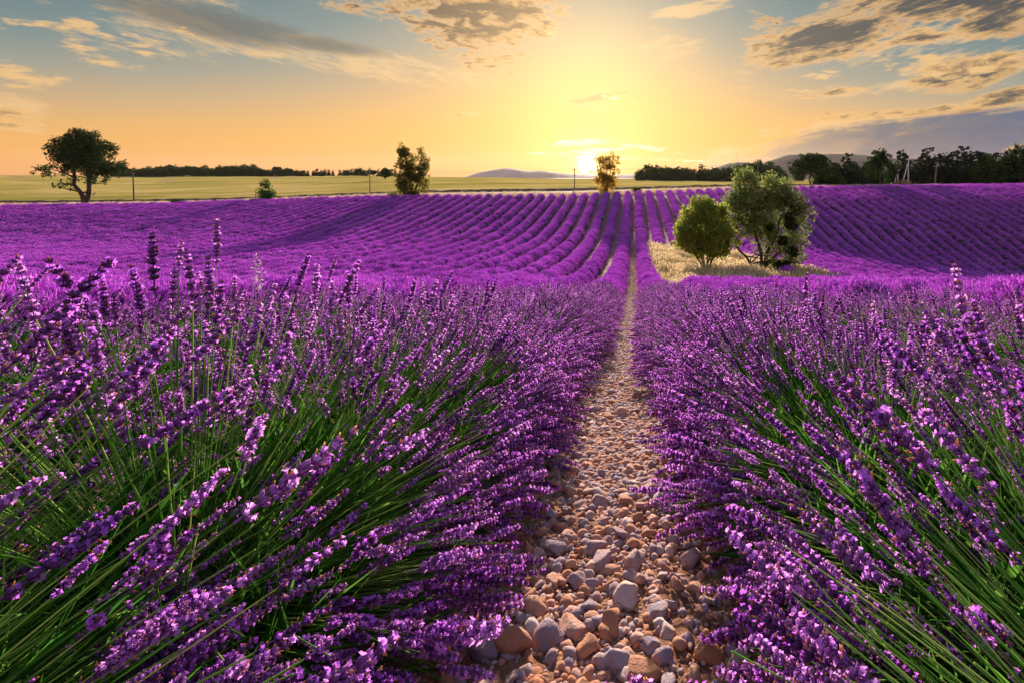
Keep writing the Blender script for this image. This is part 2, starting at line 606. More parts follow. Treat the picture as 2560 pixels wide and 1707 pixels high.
# ------------------------------------------------------------------ mountains
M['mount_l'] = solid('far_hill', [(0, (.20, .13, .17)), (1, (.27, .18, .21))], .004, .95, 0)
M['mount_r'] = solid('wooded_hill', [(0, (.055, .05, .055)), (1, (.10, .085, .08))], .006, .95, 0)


def mountain(name, dist, prof, depth, mat, rough=.02, seed=1):
    """a ridge: prof lists (x over depth, height above the eye over depth)"""
    r = np.random.default_rng(seed)
    u = np.linspace(prof[0][0], prof[-1][0], 260)
    h = np.interp(u, [p[0] for p in prof], [p[1] for p in prof]) * dist
    kk = np.ones(9) / 9
    h = np.convolve(np.pad(h, 4, 'edge'), kk, 'valid')
    nz = np.convolve(r.normal(0, 1, len(u) + 10), np.ones(11) / 11, 'valid') * dist * rough * .05
    t = np.linspace(-1, 1, 25)
    cross = np.exp(-(t * 1.6) ** 2)
    X = u[None, :] * dist + 0 * t[:, None]
    Y = dist + t[:, None] * depth + 40 * np.sin(u[None, :] * 40)
    base = -45.0
    Z = base + (h + nz - base + EYE)[None, :] * cross[:, None]
    Z += r.normal(0, 1, Z.shape) * dist * .0003
    b = MB()
    n = len(u)
    i, j = np.meshgrid(np.arange(len(t) - 1), np.arange(n - 1), indexing='ij')
    b.add(np.stack([X, Y, Z], -1), np.stack([i * n + j, i * n + j + 1, (i + 1) * n + j + 1, (i + 1) * n + j], -1).reshape(-1, 4))
    tag(link(name, b.mesh(name, [mat], True)), kind='structure')


def uu(x): return (x * 1.0884 - 1584) / 1200
def vv(y): return (440 - y * 1.0884) / 1200


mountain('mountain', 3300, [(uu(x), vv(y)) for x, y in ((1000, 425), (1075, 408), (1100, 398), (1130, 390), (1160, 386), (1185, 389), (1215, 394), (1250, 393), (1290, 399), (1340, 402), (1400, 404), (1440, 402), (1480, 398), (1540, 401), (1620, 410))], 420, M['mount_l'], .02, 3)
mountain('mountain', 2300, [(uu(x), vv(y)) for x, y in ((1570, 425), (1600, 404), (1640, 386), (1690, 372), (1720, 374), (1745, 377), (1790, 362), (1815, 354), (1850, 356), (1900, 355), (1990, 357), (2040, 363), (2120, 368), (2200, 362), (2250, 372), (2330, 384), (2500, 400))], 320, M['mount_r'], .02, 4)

# ------------------------------------------------------------------ trees
M['bark'] = solid('dark_bark', [(0, (.035, .025, .02)), (1, (.09, .065, .05))], 3.0, .95, .8, 14.0)
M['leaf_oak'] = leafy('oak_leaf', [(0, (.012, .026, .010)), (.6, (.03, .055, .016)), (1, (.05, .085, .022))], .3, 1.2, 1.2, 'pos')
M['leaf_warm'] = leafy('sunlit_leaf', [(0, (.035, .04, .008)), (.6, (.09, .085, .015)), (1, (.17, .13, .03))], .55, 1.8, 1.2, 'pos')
M['leaf_backlit'] = leafy('golden_backlit_leaf', [(0, (.14, .09, .015)), (.5, (.28, .18, .03)), (1, (.42, .29, .06))], .65, 1.6, 1.2, 'pos')  # willow leaf made paler and golden: the glow from behind is in its colour
M['leaf_bush'] = leafy('bush_leaf', [(0, (.07, .11, .015)), (.5, (.19, .23, .035)), (1, (.33, .34, .07))], .5, 1.5, .9, 'pos')
M['leaf_almond'] = leafy('almond_leaf', [(0, (.06, .08, .03)), (.55, (.15, .19, .055)), (1, (.28, .33, .09))], .45, 1.4, .8, 'pos')
M['leaf_mistle'] = leafy('mistletoe_leaf', [(0, (.02, .035, .004)), (1, (.05, .075, .010))], .3, 1.2, 2.0, 'pos')
M['leaf_pine'] = leafy('pine_needle', [(0, (.009, .018, .013)), (1, (.026, .042, .026))], .2, 1.1, .7, 'pos')
M['leaf_shrub'] = leafy('fresh_leaf', [(0, (.012, .05, .008)), (1, (.045, .12, .02))], .35, 1.3, 2.0, 'pos')


def leaf_cloud(b, centres, sig, n, size, r, mi=0, flat=1.0, aspect=1.6, up=0.0):
    """n leaf-sized quads scattered about clump centres"""
    centres = np.asarray(centres, float)
    sig = np.broadcast_to(np.asarray(sig, float), (len(centres),))
    w = sig ** 2
    k = r.choice(len(centres), n, p=w / w.sum())
    g = r.normal(0, 1, (n, 3))
    g *= np.minimum(1.0, 1.75 / (np.linalg.norm(g, axis=1) + 1e-6))[:, None]
    p = centres[k] + g * sig[k][:, None] * np.array([1, 1, flat])
    a = r.normal(0, 1, (n, 3))
    a[:, 2] += up
    a /= np.linalg.norm(a, axis=1)[:, None]
    c = np.cross(a, r.normal(0, 1, (n, 3)))
    c /= np.linalg.norm(c, axis=1)[:, None] + 1e-9
    s = size * r.uniform(.6, 1.35, n)[:, None]
    A, C = a * s * aspect * .5, c * s * .5
    v = np.stack([p - A, p + C * .9, p + A, p - C * .9], 1).reshape(-1, 3)
    b.add(v, np.arange(4 * n).reshape(-1, 4), mi)


def bend_path(p, q, r, sag=.12, n=5):
    p, q = np.asarray(p, float), np.asarray(q, float)
    t = np.linspace(0, 1, n)[:, None]
    d = np.linalg.norm(q - p)
    off = r.normal(0, 1, 3) * d * sag
    return p + (q - p) * t + off * np.sin(np.pi * t) + np.array([0, 0, 1]) * d * .10 * np.sin(np.pi * t)


def make_tree(loc, trunk, blobs, nclump, nleaf, leaf, leafmat, r, clump=.16, trunk_r=.03, limb=True, stems=None, flat=1.0, twigs=0, fat=1.0):
    """meshes of a trunk with limbs and of a crown. blobs: x, y, z, rx, ry, rz. Lengths in metres, base at 0."""
    bl = np.asarray(blobs, float)
    vol = bl[:, 3] * bl[:, 4] * bl[:, 5]
    vol = vol ** .8
    bl = bl.copy()
    bl[:, 3:] *= fat
    cent, sg = [], []
    for k in r.choice(len(bl), nclump, p=vol / vol.sum()):
        d = r.normal(0, 1, 3)
        d /= np.linalg.norm(d)
        rr = r.uniform(.25, 1.0) ** .5
        cent.append(bl[k, :3] + d * bl[k, 3:] * rr)
        sg.append(clump * (bl[k, 3] + bl[k, 5]) * .5 * r.uniform(.6, 1.3))
    cent, sg = np.array(cent), np.array(sg)
    t = MB()
    tr = np.asarray(trunk, float)
    ends = []
    if stems is None:
        stems = [tr]
    for s in stems:
        s = np.asarray(s, float)
        n = 9
        tt = np.linspace(0, len(s) - 1, n)
        path = np.stack([np.interp(tt, np.arange(len(s)), s[:, q]) for q in range(3)], 1)
        path[1:-1] += r.normal(0, trunk_r * .35, (n - 2, 3)) * [1, 1, 0]
        rad_ = trunk_r * np.linspace(1.0, .42, n)
        rad_[0] *= 1.5
        rad_[1] *= 1.12
        t.tube(path, rad_, 8)
        ends.append(path)
    if limb:
        allp = np.vstack([e[4:] for e in ends])
        order = r.permutation(len(cent))[: min(len(cent), 34)]
        for q in order:
            c = cent[q]
            cand = allp[allp[:, 2] < c[2] + .4]
            src = cand[np.argmin(np.linalg.norm(cand - c, axis=1) + r.uniform(0, 1, len(cand)))] if len(cand) else allp[0]
            path = bend_path(src, c, r)
            t.tube(path, trunk_r * np.linspace(.38, .05, len(path)), 5)
        for q in range(twigs):
            c = cent[r.integers(len(cent))]
            path = bend_path(c, c + r.normal(0, 1, 3) * sg.mean() * 2.2, r, .2, 4)
            t.tube(path, trunk_r * np.linspace(.06, .012, 4), 3)
    c = MB()
    leaf_cloud(c, cent, sg, nleaf, leaf, r, flat=flat)
    return t.mesh('trunk', [M['bark']], True), c.mesh('crown', [leafmat])


def plant_tree(name, label, loc, meshes, group=None, cat='tree', scale=1.0, rot=0.0, sink=.05):
    o = thing(name, label, cat, (loc[0], loc[1], gz(loc[0], loc[1]) - sink), group)
    o.rotation_euler.z = rot
    o.scale = (scale,) * 3 if np.isscalar(scale) else scale
    link('trunk', meshes[0], o)
    link('crown', meshes[1], o)
    return o


R = np.random.default_rng
# big oak at the left, beside the track
tx, ty = -118.0, 103.3
plant_tree('oak_tree', 'large dark broadleaf tree with forked trunk standing alone beside the pale track', (tx, ty), make_tree(
    None, [(0, 0, 0), (-.3, 0, 2.0), (-.2, 0, 5), (0, 0, 9)],
    [(-3.4, 0, 12.6, 3.2, 3.4, 2.8), (.4, 0, 13.0, 3.4, 3.4, 2.7), (-.8, 0, 15.0, 2.6, 2.4, 1.2), (3.2, 0, 11.6, 2.4, 2.4, 2.6), (-1.6, 0, 9.6, 4.4, 3.8, 2.4), (2.6, 0, 8.4, 3.2, 3, 2.0),
     (6.0, 0, 8.8, 2.6, 2.2, 2.0), (7.6, 0, 7.4, 1.6, 1.5, 1.2), (-5.6, 0, 8.0, 2.0, 1.8, 1.4), (-9.0, 0, 7.4, 2.0, 1.6, 1.2), (-7.2, 0, 6.8, 1.4, 1.2, .8), (-4.4, 0, 4.4, 1.7, 1.5, 1.5), (-3.4, 0, 6.2, 2.0, 1.8, 1.4),
     (3.0, 0, 4.6, 1.7, 1.5, 1.5), (4.4, 0, 6.2, 1.7, 1.6, 1.2), (.9, 0, 5.6, 1.6, 1.5, 1.6), (1.2, 0, 2.8, 1.0, .9, 1.0)],
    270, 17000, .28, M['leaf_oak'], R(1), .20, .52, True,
    [[(0, 0, 0), (-.1, 0, 1.2), (-.9, 0, 3.0), (-2.2, 0, 6.0), (-2.6, .3, 10.5)], [(0, 0, 0), (.1, .2, 1.5), (.6, 0, 3.4), (1.6, -.3, 7), (1.4, 0, 11)]]))
# twin-crowned tree, left of centre
plant_tree('poplar_tree', 'tall narrow tree with two pointed crowns standing alone beside the track left of the sun', (-43.3, 94.3), make_tree(
    None, [(0, 0, 0), (0, 0, 3), (0, 0, 8)],
    [(-1.5, 0, 7.2, 1.6, 1.6, 3.2), (1.9, 0, 6.9, 1.3, 1.3, 3.0), (-1.6, 0, 9.6, 1.2, 1.2, 1.4), (0, 0, 2.8, 2.8, 2.4, 2.4), (.2, 0, 5.0, 1.5, 1.4, 1.6), (-2.8, 0, 5.6, 1.2, 1.2, 1.8), (2.6, 0, 4.5, 1.1, 1.1, 2.2)],
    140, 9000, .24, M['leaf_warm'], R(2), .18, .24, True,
    [[(0, 0, 0), (-.6, 0, 3), (-1.5, 0, 9)], [(.3, 0, 0), (.9, 0, 3), (2.0, 0, 8.5)]]))
# tree in front of the sun
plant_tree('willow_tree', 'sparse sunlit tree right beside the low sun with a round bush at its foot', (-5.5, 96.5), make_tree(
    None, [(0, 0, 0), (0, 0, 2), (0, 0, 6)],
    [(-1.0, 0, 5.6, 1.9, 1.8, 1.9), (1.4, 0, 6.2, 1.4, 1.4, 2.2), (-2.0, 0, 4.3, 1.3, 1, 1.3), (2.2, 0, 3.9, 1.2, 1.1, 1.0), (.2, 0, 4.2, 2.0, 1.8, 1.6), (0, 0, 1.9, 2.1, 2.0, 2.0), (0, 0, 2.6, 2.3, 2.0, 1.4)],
    130, 7200, .19, M['leaf_backlit'], R(3), .18, .12, True,
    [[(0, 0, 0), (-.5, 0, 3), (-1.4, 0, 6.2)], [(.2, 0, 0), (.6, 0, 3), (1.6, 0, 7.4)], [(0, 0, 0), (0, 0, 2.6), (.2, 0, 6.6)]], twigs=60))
# the two bushes in the dry grass
plant_tree('round_bush', 'round bright green bush with many thin stems growing in the dry grass patch', (5.4, 35.2), scale=.82, meshes=make_tree(
    None, [(0, 0, 0)],
    [(-.2, 0, 4.3, 2.5, 2.3, 2.3), (.1, 0, 5.6, 1.9, 1.8, 1.4), (-1.4, 0, 3.3, 1.5, 1.5, 1.4), (1.5, 0, 3.5, 1.5, 1.5, 1.5), (0, 0, 2.5, 2.0, 1.8, 1.0)],
    200, 22000, .15, M['leaf_bush'], R(4), .17, .085, True,
    [[(0, 0, 0), (s * .45, c * .2, 1.2), (s * 1.4, c * .9, 3.0), (s * 1.9, c * 1.2, 4.6)] for s, c in ((-1, .2), (-.6, -.8), (-.25, .8), (.15, -.5), (.5, .7), (.9, -.2), (1.1, .5))], twigs=120), cat='bush')
alm = plant_tree('almond_tree', 'tall shaggy almond tree with several leaning trunks and dark mistletoe balls in the dry grass', (9.7, 36.3), scale=.88, meshes=make_tree(
    None, [(0, 0, 0)],
    [(-.8, 0, 5.8, 2.1, 2.1, 2.2), (-1.3, 0, 8.3, 1.5, 1.5, 1.3), (-1.5, 0, 9.2, .9, .9, .8), (1.3, 0, 7.4, 1.8, 1.8, 1.5), (2.6, 0, 5.8, 1.9, 1.6, 1.6), (-1.6, 0, 4.0, 1.5, 1.5, 1.6), (1.6, 0, 3.6, 1.7, 1.6, 1.8),
     (3.3, 0, 4.6, 1.1, 1, 1.3), (2.9, 0, 2.4, 1.4, 1.3, 1.6), (-2.4, 0, 2.4, .9, .8, .8), (1.2, 0, 1.7, 1.3, 1.2, 1.2), (2.4, 0, 1.0, 1.2, 1.1, .8), (.4, .3, 2.9, 1.2, 1.2, 1.4)],
    250, 23000, .135, M['leaf_almond'], R(5), .24, .17, True,
    [[(0, 0, 0), (.05, 0, 1.6), (-.3, 0, 3.6), (-1.2, 0, 7.0)], [(.1, .1, 0), (.5, 0, 1.6), (1.4, 0, 3.8), (2.3, 0, 6.6)], [(.2, 0, 0), (.9, .3, 1.2), (2.3, .2, 2.6), (3.2, .2, 4.4)], [(-.1, 0, 0), (-.7, .2, 1.0), (-2.0, 0, 2.4)]], twigs=420, fat=.86))
for mx, my, mz, mr in ((2.35, -.9, 4.55, .62), (2.2, -.8, 5.2, .42), (2.5, -.8, 2.2, .55), (1.7, -.8, 3.1, .45), (.5, -1.2, 4.3, .30), (2.8, -.6, 5.7, .5), (1.3, -.6, 1.0, .40), (2.0, -.7, 1.0, .45)):
    b = MB()
    r = R(int(mz * 100))
    d = r.normal(0, 1, (30, 3))
    d /= np.linalg.norm(d, axis=1)[:, None]
    leaf_cloud(b, d * mr * .6, mr * .26, 900, .11, r)
    link('mistletoe', b.mesh('mistletoe', [M['leaf_mistle']]), alm, (mx, my, mz))

# small shrubs along the track
def shrub(name, label, x, y, w, h, mat, n=1800, leaf=.16, seed=0, group=None, flat=1.0):
    r = R(seed + 50)
    plant_tree(name, label, (x, y), make_tree(None, [(0, 0, 0)], [(0, 0, h * .55, w * .42, w * .4, h * .42), (-w * .2, 0, h * .35, w * .3, w * .3, h * .3), (w * .2, 0, h * .33, w * .3, w * .3, h * .3), (0, 0, h * .75, w * .26, w * .26, h * .22)],
               40, n, leaf, mat, r, .26, max(.03, w * .025), True, [[(0, 0, 0), (w * s * .2, 0, h * .35), (w * s * .3, 0, h * .75)] for s in (-1, .1, 1)]), group, 'shrub')


def at(x, y_depth):
    """ground x of a column of the picture at a given depth"""
    return uu(x) * y_depth


shrub('evergreen_shrub', 'upright bushy dark green shrub beside the pale track between the two roadside poles', at(610, 97.3), 97.3, 3.0, 4.6, M['leaf_shrub'], 3000, .17, 1)
shrub('low_shrub', 'low spreading green shrub on the verge between the lone big tree and the upright shrub', at(412, 100.5), 100.5, 4.0, 1.1, M['leaf_shrub'], 1500, .15, 2)
shrub('sapling', 'tiny green sapling on the verge just left of the upright shrub', at(493, 100.0), 100.0, 1.1, 1.2, M['leaf_shrub'], 500, .13, 3)
shrub('dry_bush', 'small olive bush on the verge right of the sunlit tree', at(1464, 97.0), 97.0, 2.4, 1.3, M['leaf_warm'], 900, .15, 4)
shrub('verge_bush', 'low olive bush on the verge left of the twin-crowned tree', at(905, 95.5), 95.5, 3.2, .9, M['leaf_warm'], 900, .15, 5)
shrub('sapling', 'bright green sapling on the verge left of the airy tall tree at the right', at(1937, 111.5), 111.5, 1.7, 2.4, M['leaf_shrub'], 900, .15, 6)
shrub('sapling', 'bright green sapling under the airy tall tree near the braced poles', at(2040, 114.0), 114.0, 1.7, 2.4, M['leaf_shrub'], 900, .15, 7)
shrub('haystack_bush', 'rounded straw coloured bush at the foot of the braced poles', at(2075, 117.0), 117.0, 3.4, 1.6, M['verge'], 1300, .16, 8)
shrub('field_bush', 'grey green weed bush among the lavender at the far right edge', at(2335, 64.0), 64.0, 1.0, 1.0, M['leaf_almond'], 700, .13, 9)

# distant trees: a few kinds, copied
def far_kind(kind, seed):
    r = R(seed)
    if kind == 'round':
        return make_tree(None, [(0, 0, 0), (0, 0, 2), (0, 0, 4)], [(0, 0, 4.6, 2.6, 2.6, 2.4), (-1.4, 0, 3.6, 1.9, 1.9, 1.7), (1.4, 0, 3.8, 1.9, 1.9, 1.8), (0, 0, 6.4, 1.6, 1.6, 1.2)], 80, 2800, .36, M['leaf_oak'], r, .19, .16)
    if kind == 'bushy':
        return make_tree(None, [(0, 0, 0), (0, 0, 2), (0, 0, 4)], [(0, 0, 3.0, 2.8, 2.6, 2.8), (-1.6, 0, 2.2, 1.9, 1.9, 2.1), (1.6, 0, 2.3, 1.9, 1.9, 2.2), (.4, 0, 5.4, 1.5, 1.5, 1.3), (0, 0, 1.0, 2.6, 2.2, 1.0)], 90, 3000, .36, M['leaf_oak'], r, .19, .14)
    if kind == 'pine':
        bl = [(r.uniform(-.5, .5), r.uniform(-.5, .5), z, 2.9 * (1 - z / 14.5) ** .7 * r.uniform(.8, 1.2), 2.6 * (1 - z / 14.5) ** .7, 1.0) for z in np.linspace(.9, 10.4, 12)]
        return make_tree(None, [(0, 0, 0), (0, 0, 5), (0, 0, 10.5)], bl, 120, 4600, .36, M['leaf_pine'], r, .20, .17, flat=.7)
    if kind == 'spreading':
        bl = [(-1.6, 0, 9.2, 1.9, 1.8, 1.2), (1.5, 0, 9.6, 1.9, 1.8, 1.2), (0, 0, 10.6, 1.4, 1.4, 1.0), (-2.6, 0, 6.6, 2.0, 1.9, 1.3), (2.7, 0, 7.0, 2.1, 1.9, 1.3), (.2, 0, 7.4, 2.2, 2, 1.6), (-1, 0, 4.4, 2.2, 2, 1.5), (2.6, 0, 4.4, 1.8, 1.7, 1.4)]
        return make_tree(None, [(0, 0, 0), (.1, 0, 4), (.2, 0, 10)], bl, 90, 4200, .34, M['leaf_oak'], r, .24, .22)


KIND = {k: [far_kind(k, s) for s in range(sd, sd + n)] for k, sd, n in (('round', 10, 3), ('bushy', 20, 3), ('pine', 30, 4), ('spreading', 40, 2))}

# the line on the skyline at the left, then the one left of the sun
rr = R(77)
def where_on_skyline(x):
    for lim, w in ((300, 'behind the lone big tree'), (345, 'just right of the brown pole'), (440, 'between the brown pole and the upright shrub'), (560, 'a little left of the upright shrub'), (665, 'right above the upright shrub'),
                   (760, 'a little right of the upright shrub'), (850, 'just left of the thin pale pole'), (2000, 'left of the twin-crowned tree')):
        if x < lim:
            return w


g1 = 'dark trees in a line on the skyline above the meadow'
lab1 = {'bushy': 'small dark bushy tree on the skyline ', 'round': 'small dark round tree on the skyline ', 'pine': 'small dark pointed tree on the skyline '}
for x in np.arange(268, 930, 10.0):
    x = x + rr.uniform(-3, 3)
    if x < 590:
        k, h = ('bushy' if rr.random() < .75 else 'round'), rr.uniform(18, 28)
    else:
        k, h = rr.choice(['pine', 'bushy', 'round'], p=[.45, .4, .15]), rr.uniform(14, 21)
    dep = rr.uniform(300, 330)
    hh = h * 1.0884 * dep / 1200
    s = hh / {'bushy': 6.2, 'round': 7.2, 'pine': 11.0}[k]
    plant_tree('far_tree', lab1[k] + where_on_skyline(x), (uu(x) * dep, dep), KIND[k][rr.integers(len(KIND[k]))], g1, scale=(s * 1.25, s * 1.25, s), rot=rr.uniform(0, 6), sink=.6)
plant_tree('far_tree', 'tallest round dark tree of the skyline row, clear of the even line', (uu(636) * 322, 322), KIND['round'][0], g1, scale=.98, sink=.4)
plant_tree('far_tree', 'tall tree at the left end of the skyline row behind the lone big tree', (uu(372) * 325, 325), KIND['round'][1], g1, scale=.98, sink=.4)
plant_tree('far_tree', 'round tree on the skyline just left of the twin-crowned tree', (uu(886) * 200, 200), KIND['round'][2], None, scale=.72, sink=.3)
def where_low_wood(x):
    return 'left of the umbrella pine' if x < 1600 else ('between the umbrella pine and the dark pole' if x < 1735 else 'right of the dark pole')


lab2 = 'hazy bushy tree of the low wood '
g2 = 'hazy trees of the low wood right of the sun'
for x, y in ((1470, 394), (1490, 384), (1512, 386), (1530, 388), (1543, 390), (1556, 388), (1568, 392), (1580, 390), (1596, 394), (1626, 392), (1640, 388), (1652, 392), (1662, 390), (1676, 388), (1690, 386), (1703, 386), (1716, 380), (1742, 376), (1768, 378), (1792, 392), (1835, 394)):
    dep = 235 + rr.uniform(-12, 12)
    hh = max(4.6, (y * -1.0884 + 418 * 1.0884) * dep / 1200)
    plant_tree('far_tree', lab2 + where_low_wood(x), (uu(x) * dep, dep), KIND['bushy'][rr.integers(3)], g2, scale=hh / 5.6 * np.array([1.3, 1.3, 1.0]), rot=rr.uniform(0, 6), sink=.5)
plant_tree('umbrella_pine', 'taller pine with a layered crown rising from the low wood right of the sun', (uu(1613) * 225, 225), KIND['pine'][1], None, scale=(.95, .95, .78), sink=.4)

# the dark wood behind the right end of the field
g3 = 'dark trees of the wood behind the right end of the field'
plant_tree('broad_tree', 'broad round-topped dark tree at the left end of the wood behind the field', (uu(1862) * 128, 128), KIND['round'][0], g3, scale=(1.75, 1.6, 1.27), sink=.4)
plant_tree('airy_tree', 'tall airy broadleaf tree with a bare lower trunk at the field edge before the wood', (uu(2022) * 114, 114), KIND['spreading'][0], g3, scale=(.92, .92, .80), sink=.2)
plant_tree('edge_tree', 'tallest tree at the extreme right end of the wood, cut by the picture edge', (uu(2345) * 126, 126), KIND['round'][1], g3, scale=(1.5, 1.4, 1.45), sink=.3)
plant_tree('green_tree', 'dark green rounded tree in front of the wood, second from its right end', (uu(2270) * 124, 124), KIND['bushy'][1], g3, scale=(1.25, 1.25, 1.25), sink=.3)
def where_in_wood(x):
    for lim, w in ((1955, 'between the broad round-topped tree and the airy tree'), (2050, 'behind the airy tall tree'), (2105, 'behind the tall braced pole'), (2170, 'behind the dark leaning pole'), (2240, 'between the leaning pole and the green rounded tree'),
                   (2300, 'behind the green rounded tree'), (9999, 'at the right end of the wood')):
        if x < lim:
            return w


lab3 = {'pine': 'dark ragged pine ', 'bushy': 'low dark bushy tree of the wood '}
for x, y in ((1900, 385), (1925, 378), (1945, 358), (1968, 378), (1992, 372), (2075, 350), (2092, 368), (2112, 364), (2130, 346), (2150, 360), (2170, 356), (2190, 348), (2208, 342), (2228, 352), (2246, 346), (2262, 352), (2290, 350), (2310, 362), (2325, 350), (2380, 340), (2405, 350), (2440, 345)):
    dep = rr.uniform(131, 141)
    hh = (430 - y) * 1.0884 * dep / 1200
    plant_tree('pine_tree', lab3['pine'] + where_in_wood(x), (uu(x) * dep, dep), KIND['pine'][rr.integers(4)], g3, scale=(hh / 10.6 * rr.uniform(1.0, 1.3),) * 2 + (hh / 10.6,), rot=rr.uniform(0, 6), sink=.3)
for x in np.arange(1885, 2440, 24):
    dep = rr.uniform(134, 146)
    plant_tree('wood_tree', lab3['bushy'] + where_in_wood(x), (uu(x + rr.uniform(-8, 8)) * dep, dep), KIND['bushy'][rr.integers(3)], g3, scale=rr.uniform(.75, 1.05), rot=rr.uniform(0, 6), sink=.3)

# ------------------------------------------------------------------ poles and lines
M['pole'] = solid('weathered_pole', [(0, (.10, .075, .07)), (1, (.20, .16, .15))], 5.0, .9, .3, 30.0)
M['concrete_pole'] = solid('pale_pole', [(0, (.38, .35, .38)), (1, (.5, .46, .5))], 5.0, .9, .2, 30.0)
M['wire'] = solid('wire', [(0, (.05, .045, .045)), (1, (.08, .07, .07))], 5.0, .6, 0)


def pole(label, x, dep, h, r, lean=0.0, mat='pole', brace=None, group='power poles by the track'):
    X = uu(x) * dep
    o = thing('utility_pole', label, 'pole', (X, dep, gz(X, dep) - .3), group)
    b = MB()
    b.tube([(0, 0, 0), (lean * .5, 0, h * .5), (lean, 0, h)], [r, r * .85, r * .7], 8)
    link('post', b.mesh('post', [M[mat]], True), o)
    b = MB()
    b.box((lean, 0, h - .35), (.9, .10, .12))
    link('crossarm', b.mesh('crossarm', [M[mat]]), o)
    for s in (-.38, .38):
        b = MB()
        b.tube([(lean + s, 0, h - .29), (lean + s, 0, h - .20), (lean + s, 0, h - .08)], [.035, .06, .03], 6)
        link('insulator', b.mesh('insulator', [M['concrete_pole']], True), o)
    if brace:
        b = MB()
        b.tube([(brace, .1, 0), (brace * .5 + lean * .5, .1, h * .42), (lean * .9 - .05, .1, h * .84)], [r * .8, r * .75, r * .7], 7)
        link('brace', b.mesh('brace', [M[mat]], True), o)
    return Vector((X + lean, dep, gz(X, dep) - .3 + h - .06))


tops = [pole('brown wooden pole on the earth bank just right of the big lone tree', 309, 111.5, 7.2, .16, -.25),
        pole('thin pale pole on the earth bank left of the twin-crowned tree', 851, 104.5, 6.3, .12, -.06),
        pole('faint thin pole in the glare just left of the sunlit tree', 1321, 104.0, 5.1, .11, 0),
        pole('dark pole rising behind the shaggy almond tree', 1741, 112.0, 6.3, .14, .05),
        pole('tall pale pole with a slanting brace in front of the wood', 2087, 119.0, 7.3, .15, .1, 'concrete_pole', -1.7),
        pole('short pale braced pole left of the tall pale pole before the wood', 2063, 121.0, 4.6, .13, .1, 'concrete_pole', -1.1),
        pole('dark leaning pole against the wood at the right', 2148, 121.0, 6.4, .17, .55)]


def wire(label, p, q, sag):
    p, q = Vector(p), Vector(q)
    t = np.linspace(0, 1, 14)
    pts = [tuple(p.lerp(q, float(s)) - Vector((0, 0, sag * 4 * s * (1 - s)))) for s in t]
    b = MB()
    b.tube(pts, .016, 4)
    o = link('power_line', b.mesh('power_line', [M['wire']]))
    tag(o, label, 'wire', 'power lines between the poles')


wire('sagging wire from the brown pole off to the left, behind the big tree', tops[0], (-205, 116, 1.8), 1.2)
wire('wire between the brown pole and the thin pale pole', tops[0], tops[1], 1.2)
wire('wire from the thin pale pole to the faint pole in the glare', tops[1], tops[2], .9)
wire('wire from the faint pole in the glare to the pole behind the almond tree', tops[2], tops[3], .8)
wire('wire from the pole behind the almond tree to the tall braced pole', tops[3], tops[4], .6)
wire('wire from the tall braced pole to the dark leaning pole', tops[4], tops[6], .2)

# ------------------------------------------------------------------ geometry-nodes scatter
def scatter_group(protos, twosided=False):
    """node group: one instance of protos[idx] on every vertex, with stored rotation and scale"""
    g = bpy.data.node_groups.new('scatter', 'GeometryNodeTree')
    g.interface.new_socket('Geometry', in_out='INPUT', socket_type='NodeSocketGeometry')
    g.interface.new_socket('Geometry', in_out='OUTPUT', socket_type='NodeSocketGeometry')
    N, L = g.nodes, g.links
    gi, go = N.new('NodeGroupInput'), N.new('NodeGroupOutput')

    def attr(name, typ):
        n = N.new('GeometryNodeInputNamedAttribute')
        n.data_type = typ
        n.inputs['Name'].default_value = name
        return n.outputs['Attribute']
    rot, sc, idx = attr('rot', 'QUATERNION'), attr('sc', 'FLOAT_VECTOR'), attr('idx', 'INT')
    join = N.new('GeometryNodeJoinGeometry')
    for k, o in enumerate(protos):
        oi = N.new('GeometryNodeObjectInfo')
        oi.transform_space = 'ORIGINAL'
        oi.inputs['Object'].default_value = o
        oi.inputs['As Instance'].default_value = False
        cmp = N.new('FunctionNodeCompare')
        cmp.data_type = 'INT'
        cmp.operation = 'EQUAL'
        L.new(idx, cmp.inputs[2])
        cmp.inputs[3].default_value = k
        ip = N.new('GeometryNodeInstanceOnPoints')
        L.new(gi.outputs[0], ip.inputs['Points'])
        L.new(cmp.outputs[0], ip.inputs['Selection'])
        L.new(oi.outputs['Geometry'], ip.inputs['Instance'])
        L.new(rot, ip.inputs['Rotation'])
        L.new(sc, ip.inputs['Scale'])
        L.new(ip.outputs[0], join.inputs[0])
    L.new(join.outputs[0], go.inputs[0])
    return g


def scatter(name, group, pos, quat, sc, idx, parent=None, kind='stuff'):
    """one object whose vertices carry the copies"""
    me = bpy.data.meshes.new(name)
    n = len(pos)
    me.vertices.add(n)
    me.vertices.foreach_set('co', np.asarray(pos, np.float32).ravel())
    a = me.attributes.new('rot', 'QUATERNION', 'POINT')
    a.data.foreach_set('value', np.asarray(quat, np.float32).ravel())
    a = me.attributes.new('sc', 'FLOAT_VECTOR', 'POINT')
    sc = np.asarray(sc, np.float32)
    if sc.ndim == 1:
        sc = np.repeat(sc[:, None], 3, 1)
    a.data.foreach_set('vector', sc.ravel())
    a = me.attributes.new('idx', 'INT', 'POINT')
    a.data.foreach_set('value', np.asarray(idx, np.int32))
    me.update()
    o = link(name, me, parent)
    md = o.modifiers.new('scatter', 'NODES')
    md.node_group = group
    o['kind'] = kind
    return o


